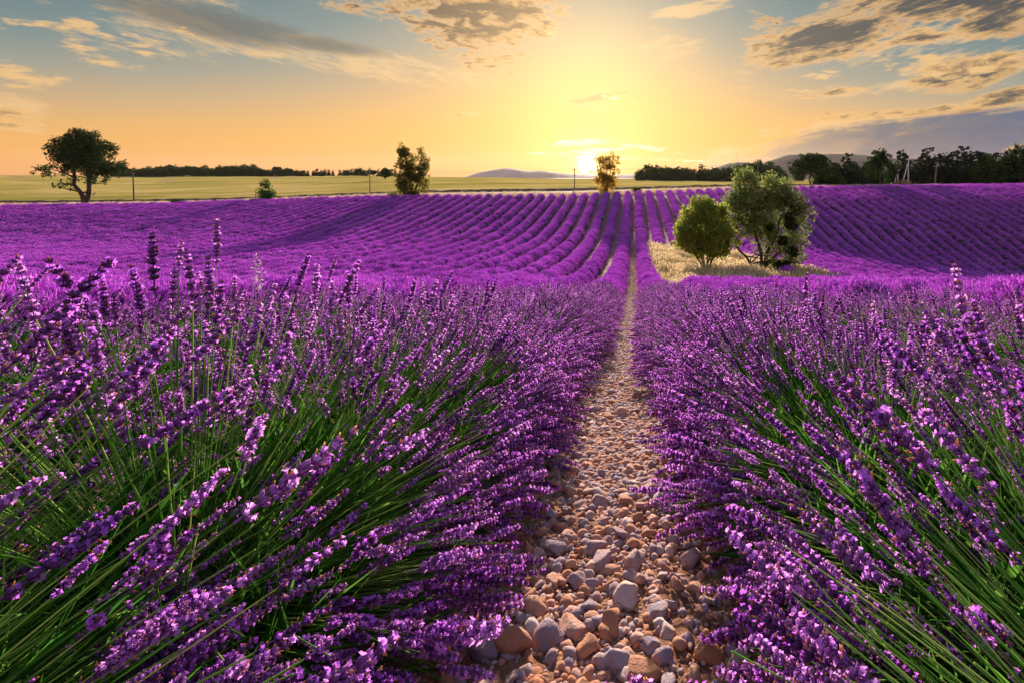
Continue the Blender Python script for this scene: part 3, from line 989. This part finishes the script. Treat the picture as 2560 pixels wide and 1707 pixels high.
def frames_to_quat(x, y, z):
    """quaternions (w, x, y, z) of the frames whose columns are x, y, z"""
    m = np.stack([x, y, z], -1)
    t = m[:, 0, 0] + m[:, 1, 1] + m[:, 2, 2]
    q = np.zeros((len(m), 4))
    q[:, 0] = np.sqrt(np.maximum(0, 1 + t)) / 2
    q[:, 1] = np.copysign(np.sqrt(np.maximum(0, 1 + m[:, 0, 0] - m[:, 1, 1] - m[:, 2, 2])) / 2, m[:, 2, 1] - m[:, 1, 2])
    q[:, 2] = np.copysign(np.sqrt(np.maximum(0, 1 - m[:, 0, 0] + m[:, 1, 1] - m[:, 2, 2])) / 2, m[:, 0, 2] - m[:, 2, 0])
    q[:, 3] = np.copysign(np.sqrt(np.maximum(0, 1 - m[:, 0, 0] - m[:, 1, 1] + m[:, 2, 2])) / 2, m[:, 1, 0] - m[:, 0, 1])
    return q / np.linalg.norm(q, axis=1)[:, None]


def unit(a):
    return a / (np.linalg.norm(a, axis=-1, keepdims=True) + 1e-9)


def quat_z(z, r):
    """frames with a given z axis and a random turn about it"""
    z = unit(z)
    x = unit(np.cross(r.normal(0, 1, z.shape), z))
    return frames_to_quat(x, np.cross(z, x), z)


# ------------------------------------------------------------------ lavender: the pieces
def spike_mesh(seed):
    """a flower head 1 long: whorls of dark calyces, some with open violet florets, some withered"""
    r = R(seed)
    b = MB()
    b.tube([(0, 0, -.02), (0, 0, .5), (0, 0, .93)], [.014, .012, .006], 4, 0)
    nwh = r.integers(9, 13)
    bloom = r.uniform(.12, .52)
    side = r.uniform(0, 6.28)
    ts = np.concatenate([[r.uniform(0.0, .05)], np.linspace(r.uniform(.12, .22), .96, nwh) + r.normal(0, .018, nwh)])
    for k, t in enumerate(ts):
        m = 5 if (k == 0 or k == len(ts) - 1) else r.integers(7, 10)
        girth = .9 if k == 0 else (1.0 - .45 * max(0, t - .55) / .45)
        a0 = r.uniform(0, 6.28)
        for q in range(m):
            a = a0 + q / m * 6.283 + r.normal(0, .12)
            tilt = r.uniform(.30, .85) if t < .9 else r.uniform(.1, .5)
            out = np.array([math.cos(a), math.sin(a), 0])
            d = out * math.sin(tilt) + np.array([0, 0, math.cos(tilt)])
            s = np.cross(d, out)
            s /= np.linalg.norm(s) + 1e-9
            w = np.cross(d, s)
            l = .100 * girth * r.uniform(.8, 1.2)
            g = .022 * girth * r.uniform(.9, 1.25)
            p0 = np.array([0, 0, t]) + out * .012
            pm = p0 + d * l * .62
            p1 = p0 + d * l
            v = [p0, pm + s * g, pm + w * g, pm - s * g, pm - w * g, p1]
            b.add(v, [[0, 1, 2, 2], [0, 2, 3, 3], [0, 3, 4, 4], [0, 4, 1, 1], [5, 2, 1, 1], [5, 3, 2, 2], [5, 4, 3, 3], [5, 1, 4, 4]], 0)
            roll = r.random()
            if roll < bloom * (1 + .6 * math.sin(k * 1.7 + side)):
                f = .031 * r.uniform(.75, 1.4)
                fd = unit(d + out * .5)
                fs = unit(np.cross(fd, [0.1, .2, 1.0]))
                fu = np.cross(fs, fd)
                for e in range(5):
                    an = e / 5 * 6.283 + r.normal(0, .15)
                    pd = fs * math.cos(an) + fu * math.sin(an)
                    sd = fs * -math.sin(an) + fu * math.cos(an)
                    tip = p1 + pd * f * 1.15 + fd * f * r.uniform(.05, .5)
                    mid = p1 + pd * f * .65 + fd * f * .25
                    b.add([p1 - fd * .01, mid + sd * f * .42, tip, mid - sd * f * .42], [[0, 1, 2, 3]], 1)
            elif roll > .80:
                f = .014 * r.uniform(.7, 1.4)
                b.add([p1 + s * f, p1 + w * f, p1 - s * f, p1 - w * f, p1 + d * f * 2.0 + out * f, p1 - d * f],
                      [[4, 0, 1, 1], [4, 1, 2, 2], [4, 2, 3, 3], [4, 3, 0, 0], [5, 1, 0, 0], [5, 2, 1, 1], [5, 3, 2, 2], [5, 0, 3, 3]], 2)
    return b.mesh('flower_spike', [M['calyx'], M['petal'], M['wither']])


SPIKES = [spike_mesh(s) for s in range(100, 112)]
BENDS = (-.07, .06, .18, .32)


def stem_mesh(bend):
    b = MB()
    t = np.linspace(0, 1, 7)
    pts = np.stack([bend * t * t, 0 * t, t], 1)
    b.tube(pts, np.linspace(.0029, .0020, 7), 3, 0, cap=False)
    for q in (.14, .26):
        for s in (-1, 1):
            p = np.array([bend * q * q, 0, q])
            d = np.array([.5 * s * .3, .9 * s, 1.2])
            d /= np.linalg.norm(d)
            b.add([p, p + d * .05 + np.array([.004, 0, 0]), p + d * .11, p + d * .05 - np.array([.004, 0, 0])], [[0, 1, 2, 3]], 0)
    return b.mesh('flower_stalk', [M['stem']])


STEMS = [stem_mesh(b) for b in BENDS]


def tuft_mesh(seed, n, spread, ln, w):
    """a sprig of many slim flower heads, for lavender farther off"""
    r = R(seed)
    b = MB()
    for _ in range(n):
        p = np.array([*(r.normal(0, spread, 2)), r.uniform(-.05, .06)])
        d = unit(np.array([p[0] * 1.5 + r.normal(0, .18), p[1] * 1.5 + r.normal(0, .18), 1.0]))
        s = unit(np.cross(d, r.normal(0, 1, 3)))
        q = np.cross(d, s)
        l = ln * r.uniform(.7, 1.3)
        g = w * r.uniform(.8, 1.25)
        pm, p1 = p + d * l * .4, p + d * l
        b.add([p, pm + s * g, pm + q * g, pm - s * g, pm - q * g, p1], [[0, 1, 2, 2], [0, 2, 3, 3], [0, 3, 4, 4], [0, 4, 1, 1], [5, 2, 1, 1], [5, 3, 2, 2], [5, 4, 3, 3], [5, 1, 4, 4]], 0)
        b.add([p + s * .003, p - s * .003, p - d * .16 - s * .003, p - d * .16 + s * .003], [[0, 1, 2, 3]], 1)
    return b.mesh('flower_tuft', [M['bloom'], M['bloomstem']])


def blade_mesh(seed):
    r = R(seed)
    b = MB()
    for _ in range(12):
        a = r.uniform(0, 6.28)
        d = np.array([math.cos(a) * .55, math.sin(a) * .55, 1.0]) * r.uniform(.6, 1.1)
        s = np.array([-math.sin(a), math.cos(a), 0]) * .013
        p = np.array([r.normal(0, .12), r.normal(0, .12), 0])
        b.add([p - s * .6, p + d * .5 - s, p + d + np.array([d[0], d[1], 0]) * .3, p + d * .5 + s, p + s * .6], [[0, 1, 2, 2], [0, 2, 3, 3], [0, 3, 4, 4]], 0)
    return b.mesh('leaf_tuft', [M['foliage']])


def proto(name, me):
    return bpy.data.objects.new(name, me)      # source of copies, not part of the scene


SG_SPIKE = scatter_group([proto('flower_spike', m) for m in SPIKES])
SG_STEM = scatter_group([proto('flower_stalk', m) for m in STEMS])
SG_TUFT = scatter_group([proto('flower_tuft', tuft_mesh(200 + s, 15, .085, .10, .014)) for s in range(4)])
SG_LEAF = scatter_group([proto('leaf_tuft', blade_mesh(300 + s)) for s in range(3)])

# ------------------------------------------------------------------ lavender rows
PITCH = 2.0


def mound_mesh(x0, y0, y1, half, hgt, mat, seed, lump=.75):
    """the rounded body of a row, one swelling per plant"""
    r = R(seed)
    step = np.interp((y0 + y1) / 2, [0, 30, 90], [.25, .35, .5])
    ys = np.arange(y0, y1 + step, step)
    n = len(ys)
    npl = int((y1 - y0) / lump) + 3
    amp = r.uniform(.82, 1.12, npl)
    amp[r.random(npl) < .035] *= .62
    k = (ys - y0) / lump
    a = amp[np.clip(k.astype(int), 0, npl - 1)]
    notch = .86 + .14 * np.abs(np.sin(np.pi * k)) ** .7
    endf = np.clip(np.minimum(ys - y0, y1 - ys) / .8, 0, 1) ** .5
    s = a * notch * (.25 + .75 * endf)
    th = np.linspace(-.12, np.pi + .12, 10)
    cx = x0 + r.normal(0, .025, n)
    X = cx[:, None] + np.cos(th)[None, :] * half * s[:, None] * r.uniform(.93, 1.07, (n, 10))
    Zr = np.sin(th)[None, :] * hgt * s[:, None] * r.uniform(.93, 1.07, (n, 10))
    Y = np.repeat(ys[:, None], 10, 1)
    Z = ground_z(np.repeat(cx[:, None], 10, 1), Y) + Zr
    b = MB()
    i, j = np.meshgrid(np.arange(n - 1), np.arange(9), indexing='ij')
    f = np.stack([i * 10 + j, i * 10 + j + 1, (i + 1) * 10 + j + 1, (i + 1) * 10 + j], -1).reshape(-1, 4)[:, ::-1]
    b.add(np.stack([X, Y, Z], -1), f)
    return b.mesh('mound', [mat], True), ys, s


def tuft_points(x0, y0, y1, half, hgt, ys, s, r, dens):
    """places for sprigs over a row's surface"""
    out_p, out_q, out_s, out_i = [], [], [], []
    edges = np.arange(y0, y1, 2.0)
    for a in edges:
        L = min(2.0, y1 - a)
        n = int(L * dens(a))
        if n < 1:
            continue
        y = a + r.uniform(0, L, n)
        th = np.arccos(np.clip(r.uniform(-.88, .88, n) + r.normal(0, .06, n), -1, 1))
        sc = np.interp(y, ys, s) * r.uniform(.90, 1.05, n)
        px = x0 + np.cos(th) * half * sc
        pz = ground_z(np.full(n, x0), y) + np.sin(th) * hgt * sc
        nrm = np.stack([np.cos(th) * .9, r.normal(0, .30, n), np.sin(th) * .8 + .45], 1)
        out_p.append(np.stack([px, y, pz], 1))
        out_q.append(quat_z(nrm, r))
        out_s.append(r.uniform(.85, 1.25, n) * np.interp(y, [0, 30, 60, 100], [1, 1.15, 1.5, 1.8]))
        out_i.append(r.integers(0, 4, n))
    if not out_p:
        return None
    return [np.concatenate(q) for q in (out_p, out_q, out_s, out_i)]


def visible(p):
    """picture position (2560 x 1707) and depth of points"""
    p = np.asarray(p)
    y = np.maximum(p[:, 1], 1e-3)
    return 1584 + 1200 * p[:, 0] / y, 440 + 1200 * (EYE - p[:, 2]) / y, p[:, 1]


def stalks(x0, y0, y1, seed, n_of, tall=lambda y: 1.0):
    """stalks fanning out of the plants of a row: base, frame, length, bend class, and the flower head's frame"""
    r = R(seed)
    B, F, Ln, K, SPZ, SL, HAS = [], [], [], [], [], [], []
    y = y0
    while y < y1:
        n = int(n_of(y))
        c = np.array([x0 + r.normal(0, .05), y + r.normal(0, .05), 0])
        c[2] = gz(c[0], c[1]) + .16
        az = r.uniform(0, 2 * np.pi, n)
        sz = r.uniform(.0, 1.0, n)
        # many stalks lean right out over the path
        spill = r.random(n) < np.interp(y, [0, 4, 9, 14], [.42, .36, .22, .1])
        az = np.where(spill, (0 if x0 < 0 else np.pi) + r.normal(0, .75, n), az)
        sz = np.where(spill, r.uniform(.02, .40, n), sz)
        el = np.arcsin(sz)
        el0 = el + np.where(spill, rad(10), rad(16)) * (1 - sz)
        co = np.cos(el0)
        d0 = np.stack([np.cos(az) * co, np.sin(az) * co, np.sin(el0)], 1)
        d0 = unit(d0 + r.normal(0, .11, d0.shape))
        hor = unit(np.stack([d0[:, 0], d0[:, 1], np.zeros(n)], 1))
        e = unit(hor * d0[:, 2:3] - np.array([0, 0, 1.0]) * np.hypot(d0[:, 0], d0[:, 1])[:, None])
        k = np.clip((r.normal(1.7, .85, n) + (.5 - sz) * 1.4).round(), 0, 3).astype(int)
        bd = np.array(BENDS)[k]
        T = tall(y) * r.uniform(.88, 1.1)
        lat = np.abs(np.cos(az)) * np.cos(el)
        L = r.uniform(.78, 1.04, n) * (.74 * T) * np.where(spill, r.uniform(.94, 1.20, n) * (.86 / T) * np.interp(y, [0, 1.5, 3, 4.5, 6, 15], [.74, .76, .79, .90, .97, .93] if x0 < 0 else [.86, .85, .80, .90, .97, .93]), 1 - np.interp(y, [1.5, 5], [.20, .10]) * lat)
        low = (r.random(n) < .22) & ~spill
        L[low] *= r.uniform(.55, .85, low.sum())
        base = c + d0 * np.array([.14, .2, .08]) * r.uniform(.3, 1.0, (n, 1))
        tang = unit(d0 + 2 * bd[:, None] * e)
        tang = unit(tang + np.array([0, 0, .16]) + r.normal(0, .07, tang.shape))
        B.append(base)
        F.append(np.stack([e, np.cross(d0, e), d0], 1))
        Ln.append(L)
        K.append(k)
        SPZ.append(tang)
        SL.append(r.gamma(12, 1 / 12, n) * .099)
        bare = (y < 2.2) & (sz > .30) & (sz < .86) & (np.cos(az) * -np.sign(x0) > .05)
        HAS.append(r.random(n) < np.where(bare, .34, .80))
        y += r.uniform(.55, .75)
    return [np.concatenate(q) for q in (B, F, Ln, K, SPZ, SL, HAS)]


ordn = ['first', 'second', 'third', 'fourth', 'fifth', 'sixth', 'seventh', 'eighth', 'ninth', 'tenth', 'eleventh', 'twelfth', 'thirteenth', 'fourteenth', 'fifteenth', 'sixteenth',
        'seventeenth', 'eighteenth', 'nineteenth', 'twentieth', 'twenty-first', 'twenty-second', 'twenty-third', 'twenty-fourth', 'twenty-fifth', 'twenty-sixth', 'twenty-seventh',
        'twenty-eighth', 'twenty-ninth', 'thirtieth', 'thirty-first', 'thirty-second', 'thirty-third', 'thirty-fourth', 'thirty-fifth', 'thirty-sixth']
GROUP_ROWS = 'parallel lavender rows of the field'


def row_label(side, k):
    if k == 0:
        return 'tall flowering lavender row lining the ' + side + ' edge of the stony path from the foreground on'
    if side == 'left':
        if k < 36:
            return ordn[k] + ' lavender row left of the stony path, curving down the far slope'
        return 'lavender row merging into the purple mass on the far left slope'
    if k < 34:
        if k in (1, 2, 3, 4, 5, 6):
            return ordn[k] + ' lavender row right of the stony path, broken by the dry grass patch'
        return ordn[k] + ' lavender row right of the stony path, beyond the two bushes'
    return 'lavender row on the far right slope before the dark wood'


def add_row(side, k):
    sg = -1 if side == 'left' else 1
    x0 = sg * (k + .5) * PITCH
    seed = 1000 + k * 2 + (side == 'right')
    r = R(seed)
    yend = float(field_end(x0)) + r.uniform(-.5, .3)
    ystart = -.9 if k == 0 else max(-.4, abs(x0) / (1.5 if side == 'left' else 1.0) - 3.0)
    near_end = {0: 17.0, 1: 13.0, 2: 9.0}.get(k, -5.0)
    row = thing('lavender_row', row_label(side, k), 'lavender row', (x0, max(ystart, 0), gz(x0, max(ystart, 0))), GROUP_ROWS)
    off = np.array(row.location)

    def child(name, me):
        o = link(name, me, row)
        me.transform(Matrix.Translation(-row.location))
        return o
    # body of the row, in stretches without the grass patch
    yy = np.arange(ystart, yend, .25)
    bare = in_patch(np.full(len(yy), x0), yy)
    spans = []
    a = None
    for q, f in zip(yy, bare):
        if not f and a is None:
            a = q
        if f and a is not None:
            spans.append((a, q))
            a = None
    if a is not None:
        spans.append((a, yend))
    spans = [s_ for s_ in spans if s_[1] - s_[0] > 1.2]
    P_ = []
    for (a, b_) in spans:
        if a < near_end:
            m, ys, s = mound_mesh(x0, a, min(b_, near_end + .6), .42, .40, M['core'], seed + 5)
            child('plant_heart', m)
            a2 = near_end
        else:
            a2 = a
        if b_ - a2 > 1:
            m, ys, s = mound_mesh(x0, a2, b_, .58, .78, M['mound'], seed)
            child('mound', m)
            tp = tuft_points(x0, a2, b_, .61, .84, ys, s, r, lambda y: np.interp(y, [0, 15, 30, 50, 70, 110], [100, 90, 58, 34, 22, 14]))
            if tp is not None:
                P_.append(tp)
    if P_:
        pos, q, sc, ix = [np.concatenate([t[w] for t in P_]) for w in range(4)]
        scatter('flower_tufts', SG_TUFT, pos - off, q, sc, ix, row)
    if near_end > 0:
        nn = {0: 950, 1: 420, 2: 300}[k]
        dens = (lambda y: nn * np.interp(y, [0, 3, 8, 17], [1.15, 1.1, .9, .6])) if k == 0 else (lambda y: nn)
        tall = (lambda y: np.interp(y, [.8, 1.3, 1.7, 2.2, 3, 30], [1.14, 1.10, .98, .86, .80, .78])) if side == 'left' and k == 0 else (lambda y: np.interp(y, [0, 1.2, 2.5, 20], [.92, .90, .80, .76]))
        base, fr, L, kk, spz, sl, has = stalks(x0, ystart, near_end + .3, seed + 9, dens, tall)
        bd = np.array(BENDS)[kk]
        tip = base + L[:, None] * (fr[:, 2] + bd[:, None] * fr[:, 0])
        # leave the lens its room
        keep = (np.linalg.norm(tip - np.array([0, 0, EYE]), axis=1) > np.where(visible(tip)[1] < 850, .98, .73))
        base, fr, L, kk, spz, sl, has, bd, tip = [q[keep] for q in (base, fr, L, kk, spz, sl, has, bd, tip)]
        qs = frames_to_quat(fr[:, 0], fr[:, 1], fr[:, 2])
        qz = quat_z(spz, r)
        vi = r.integers(0, len(SPIKES), len(L))
        hero = np.zeros(len(L), bool)
        if k == 0:
            sx, sy, dep = visible(tip)
            inside = (sx > -20) & (sx < 2580) & (sy > 440) & (sy < 1740) & (dep > .25) & has
            score = np.where(inside, sl / np.maximum(dep, .3), -1)
            hero[np.argsort(-score)[:300]] = True
            hero &= inside
        for w in np.nonzero(hero)[0]:
            o = link('flower_stalk', STEMS[kk[w]], row)
            o.rotation_mode = 'QUATERNION'
            o.location = base[w] - off
            o.rotation_quaternion = qs[w]
            o.scale = (L[w],) * 3
            c = link('flower_spike', SPIKES[vi[w]], o)
            c.rotation_mode = 'QUATERNION'
            c.location = (bd[w], 0, 1)
            c.rotation_quaternion = Quaternion(qs[w]).inverted() @ Quaternion(qz[w])
            c.scale = (sl[w] / L[w],) * 3
        rest = ~hero
        scatter('flower_stalks', SG_STEM, base[rest] - off, qs[rest], L[rest], kk[rest], row)
        rs = rest & has
        scatter('flower_spikes', SG_SPIKE, tip[rs] - off, qz[rs], sl[rs], vi[rs], row)
        nl = int((near_end - ystart) * (170 if k == 0 else 60))
        y = r.uniform(ystart, near_end, nl)
        th = r.uniform(.05, np.pi - .05, nl)
        rr_ = r.uniform(.7, 1.05, nl)
        p = np.stack([x0 + np.cos(th) * .42 * rr_, y, ground_z(np.full(nl, x0), y) + np.sin(th) * .38 * rr_], 1)
        nrm = np.stack([np.cos(th), r.normal(0, .3, nl), np.sin(th) + .5], 1)
        scatter('leaf_tufts', SG_LEAF, p - off, quat_z(nrm, r), r.uniform(.14, .26, nl), r.integers(0, 3, nl), row)
    return row


for k in range(68):
    add_row('left', k)
for k in range(50):
    add_row('right', k)

# ------------------------------------------------------------------ stony path
M['stone'] = None
m, t, out = new_mat('river_stone')
orr = obj_rand(t)
oc = obj_co(t)
tint = ramp(t, orr, [(0, (.36, .15, .09)), (.14, (.50, .25, .16)), (.30, (.56, .32, .24)), (.44, (.40, .28, .31)), (.58, (.30, .24, .32)), (.70, (.40, .33, .38)), (.80, (.60, .41, .35)), (.90, (.50, .20, .09)), (1, (.66, .56, .57))])
n1 = noise(t, oc, 2.2, 6.0, .65, .6)
c1 = mixc(t, n1.step(.50, .66) * .75, tint, (.48, .20, .09))
n2 = noise(t, oc, 7.0, 6.0, .7, .3)
c2 = mixc(t, n2.step(.58, .75) * .35, c1, (.54, .42, .40))
c3 = mixc(t, noise(t, oc, 14.0, 4.0, .7).step(.58, .72) * .5, c2, (.12, .08, .075))
pb = t.nodes.new('ShaderNodeBsdfPrincipled')
t.links.new(c3, pb.inputs['Base Color'])
pb.inputs['Roughness'].default_value = .85
pb.inputs['Specular IOR Level'].default_value = .15
bn = t.nodes.new('ShaderNodeBump')
bn.inputs['Strength'].default_value = .5
bn.inputs['Distance'].default_value = .08
t.links.new(noise(t, oc, 5.0, 8.0, .68).s, bn.inputs['Height'])
t.links.new(bn.outputs[0], pb.inputs['Normal'])
t.links.new(pb.outputs[0], out.inputs[0])
M['stone'] = m

import bmesh


def stone_mesh(seed, sub):
    r = R(seed)
    bm = bmesh.new()
    bmesh.ops.create_icosphere(bm, subdivisions=sub, radius=1.0)
    co = np.array([v.co[:] for v in bm.verts])
    # flats where the stone was broken, then rounding, then unevenness
    for _ in range(r.integers(8, 16)):
        n = unit(r.normal(0, 1, 3))
        d = r.uniform(.46, .84)
        h = co @ n
        over = np.maximum(h - d, 0)
        co = co - n[None, :] * over[:, None] * .96
    for _ in range(5):
        k = r.normal(0, 1, 3) * 2.2
        co *= 1 + .035 * np.sin(co @ k + r.uniform(0, 6))[:, None]
    co *= np.array([1.0, r.uniform(.62, .9), r.uniform(.42, .68)])
    for v, c in zip(bm.verts, co):
        v.co = c
    me = bpy.data.meshes.new('stone')
    bm.to_mesh(me)
    bm.free()
    me.materials.append(M['stone'])
    me.polygons.foreach_set('use_smooth', np.ones(len(me.polygons), bool))
    me.update()
    return me


ys_p = np.concatenate([np.linspace(-1, 6, 80)[:-1], np.linspace(6, 90, 120)])
xs_p = np.linspace(-.62, .62, 16)
XX, YY = np.meshgrid(xs_p, ys_p)
ZZ = ground_z(XX, YY) + .006 + rng.normal(0, .006, XX.shape)
b = MB()
n_ = len(xs_p)
i, j = np.meshgrid(np.arange(len(ys_p) - 1), np.arange(n_ - 1), indexing='ij')
b.add(np.stack([XX, YY, ZZ], -1), np.stack([i * n_ + j, i * n_ + j + 1, (i + 1) * n_ + j + 1, (i + 1) * n_ + j], -1).reshape(-1, 4))
M['path'] = solid('pebbly_earth', [(0, (.12, .05, .033)), (.5, (.27, .135, .085)), (1, (.42, .26, .19))], 30.0, .95, 1.0, 90.0)
path = link('stony_path', b.mesh('stony_path', [M['path']], True))
tag(path, kind='structure')

big = [stone_mesh(400 + s, 3) for s in range(14)]
sml = [stone_mesh(440 + s, 2) for s in range(8)]
SG_STONE = scatter_group([proto('pebble', m) for m in sml])


def spot(px_, py_):
    """where on the path's ground the ray through a picture point of the photograph lands"""
    v = (py_ * 1.0884 - 440) / 1200
    y = np.arange(.3, 40, .005)
    k = np.argmax((EYE - ground_z(0 * y, y)) / y < v)
    return uu(px_) * y[k], y[k]


r = R(5)
placed = []
hand = [(1260, 1500, .050, 0), (1205, 1510, .040, 3), (1530, 1300, .052, 1), (1455, 1300, .048, 2), (1345, 1272, .046, 4), (1365, 1140, .040, 5), (1490, 1445, .042, 6), (1405, 1462, .040, 7),
        (1355, 1480, .042, 8), (1525, 1385, .046, 3), (1570, 1160, .040, 9), (1430, 1165, .040, 10), (1350, 1100, .030, 11), (1325, 1130, .036, 12), (1285, 1085, .032, 13), (1425, 1325, .02, 1), (1320, 1410, .036, 2),
        (1215, 1395, .036, 5), (1590, 1420, .036, 9), (1445, 1500, .036, 4), (1520, 1540, .040, 0), (1570, 1550, .044, 7), (1350, 1350, .032, 6), (1185, 1240, .030, 8), (1495, 1235, .032, 10), (1320, 1215, .026, 11), (1440, 1410, .028, 12)]
for x, y, s, mi in hand:
    X, Y = spot(x, y)
    placed.append((X, Y, s * 1.28, mi))
tries = 0
while len(placed) < 300 and tries < 9000:
    tries += 1
    Y = 1.05 + 3.4 * r.random() ** 1.5
    X = r.normal(0, .17)
    s = r.choice([r.uniform(.016, .026), r.uniform(.026, .038), r.uniform(.038, .056)], p=[.36, .42, .22]) * (1 + .12 * max(0, Y - 2))
    if abs(X) > .46:
        continue
    if all((X - q[0]) ** 2 + (Y - q[1]) ** 2 > (.78 * (s + q[2])) ** 2 for q in placed):
        placed.append((X, Y, s, r.integers(0, 14)))
for X, Y, s, mi in placed:
    o = link('stone', big[int(mi)], path, (X, Y, gz(X, Y) + s * .38))
    o.rotation_euler = (r.normal(0, .25), r.normal(0, .25), r.uniform(0, 6.28))
    o.scale = (s, s, s)

pp, ss = [], []
for (ya, yb, cnt, lo, hi, wx) in ((.7, 2.2, 900, .014, .034, .27), (2.2, 4.5, 1300, .016, .038, .25), (.7, 2.2, 5600, .004, .015, .30), (2.2, 4.5, 6500, .009, .028, .28), (4.5, 9, 8000, .014, .036, .26), (9, 20, 6000, .02, .045, .24), (20, 60, 4000, .03, .06, .22)):
    y = r.uniform(ya, yb, cnt)
    x = np.clip(r.normal(0, wx, cnt), -.6, .6)
    s = lo + (hi - lo) * r.random(cnt) ** 1.8
    pp.append(np.stack([x, y, ground_z(x, y) + s * .3 + r.uniform(0, .008, cnt)], 1))
    ss.append(s)
pp, ss = np.vstack(pp), np.concatenate(ss)
z_ = np.stack([r.normal(0, .3, len(ss)), r.normal(0, .3, len(ss)), np.ones(len(ss))], 1)
scatter('pebbles', SG_STONE, pp, quat_z(z_, r), ss, r.integers(0, 8, len(ss)), path)

# ------------------------------------------------------------------ dry grass
M['straw'] = leafy('dry_grass', [(0, (.22, .20, .08)), (.4, (.46, .36, .20)), (1, (.74, .60, .46))], .4, 1.2, .6)


def grass_mesh(seed, n=18):
    r = R(seed)
    b = MB()
    for _ in range(n):
        a = r.uniform(0, 6.28)
        lean = r.uniform(.1, .6)
        h = r.uniform(.5, 1.0)
        p = np.array([r.normal(0, .16), r.normal(0, .16), 0])
        d = np.array([math.cos(a) * lean, math.sin(a) * lean, 1.0]) * h
        s = np.array([-math.sin(a), math.cos(a), 0]) * .011
        q = p + d * .6
        e = p + d + np.array([math.cos(a), math.sin(a), -.25]) * lean * .35
        b.add([p - s, p + s, q + s, q - s, e], [[0, 1, 2, 3]], 0)
        b.add([q - s, q + s, e], [[0, 1, 2, 2]], 0)
        if r.random() < .45:
            b.add([e - s * 3, e + np.array([0, 0, .09]), e + s * 3, e - np.array([0, 0, .06])], [[0, 1, 2, 3]], 0)
    return b.mesh('grass_tuft', [M['straw']])


SG_GRASS = scatter_group([proto('grass_tuft', grass_mesh(500 + s)) for s in range(4)])
r = R(9)
xg, yg = r.uniform(1.8, 14, 26000), r.uniform(23, 53, 26000)
ok = in_patch(xg + r.normal(0, .35, len(xg)), yg + r.normal(0, .8, len(xg)))
xg, yg = xg[ok], yg[ok]
pos = np.stack([xg, yg, ground_z(xg, yg)], 1)
clump = np.sin(xg * 1.3 + 2 * np.sin(yg * .7)) * np.sin(yg * .9 + xg * .3)
sc = (.58 + .30 * clump) * r.uniform(.55, 1.5, len(xg))
up = np.stack([r.normal(0, .15, len(xg)), r.normal(0, .15, len(xg)), np.ones(len(xg))], 1)
g = scatter('dry_grass', SG_GRASS, pos, quat_z(up, r), sc, r.integers(0, 4, len(xg)))
tag(g, 'tall blond dry grass round the two bushes in the field', 'grass')
# grass along the verge of the track
xg = r.uniform(-160, 130, 9000)
yg = field_end(xg) + r.random(9000) * (road_y(xg) - 2.0 - field_end(xg)) + .3
pos = np.stack([xg, yg, ground_z(xg, yg)], 1)
up = np.stack([r.normal(0, .15, len(xg)), r.normal(0, .15, len(xg)), np.ones(len(xg))], 1)
g = scatter('verge_grass', SG_GRASS, pos, quat_z(up, r), r.uniform(.35, .8, len(xg)), r.integers(0, 4, len(xg)))
tag(g, 'short dry grass on the verge between field and track', 'grass')

# pale dry plant standing out of the left rows, and a lone lavender plant in the dry grass
M['pale_straw'] = leafy('pale_seed_head', [(0, (.48, .42, .40)), (1, (.66, .60, .58))], .4, 1.1)
b = MB()
r = R(21)
X, Y = -6.2, 8.0
for _ in range(6):
    tip = np.array([r.normal(0, .07), r.normal(0, .05), r.uniform(1.12, 1.42)])
    path_ = bend_path((0, 0, 0), tip, r, .03, 6)
    b.tube(path_, [.004, .004, .0035, .003, .003, .002], 3)
    for q in range(12):
        p = path_[3] + (path_[5] - path_[3]) * r.random() + r.normal(0, .02, 3)
        d = unit(r.normal(0, 1, 3) + np.array([0, 0, 1])) * .03
        s = unit(np.cross(d, r.normal(0, 1, 3))) * .008
        b.add([p - d, p + s, p + d, p - s], [[0, 1, 2, 3]], 0)
dry = link('dry_weed', b.mesh('dry_weed', [M['pale_straw']]), None, (X, Y, gz(X, Y)))
tag(dry, 'pale dried weed with white seed heads rising above the left lavender', 'weed')

x0, y0 = 11.0, 33.6
lone = thing('lavender_plant', 'lone greyish lavender plant at the foot of the almond tree in the dry grass', 'lavender plant', (x0, y0, gz(x0, y0)))
m, ys, s = mound_mesh(x0, y0 - .8, y0 + .8, .7, 1.0, M['mound'], 61)
m.transform(Matrix.Translation(-lone.location))
link('mound', m, lone)
tp = tuft_points(x0, y0 - .8, y0 + .8, .74, 1.05, ys, s, R(62), lambda y: 60)
scatter('flower_tufts', SG_TUFT, tp[0] - np.array(lone.location), tp[1], tp[2], tp[3], lone)

# ------------------------------------------------------------------ air
m, t, out = new_mat('evening_haze')
pv = t.nodes.new('ShaderNodeVolumePrincipled')
pv.inputs['Color'].default_value = (.93, .86, .80, 1)
pv.inputs['Density'].default_value = HAZE
pv.inputs['Anisotropy'].default_value = .45
t.links.new(pv.outputs[0], out.inputs['Volume'])
b = MB()
b.box((0, 2150, 45), (9200, 4500, 230))
hz = link('haze', b.mesh('haze', [m]))
tag(hz, kind='stuff')
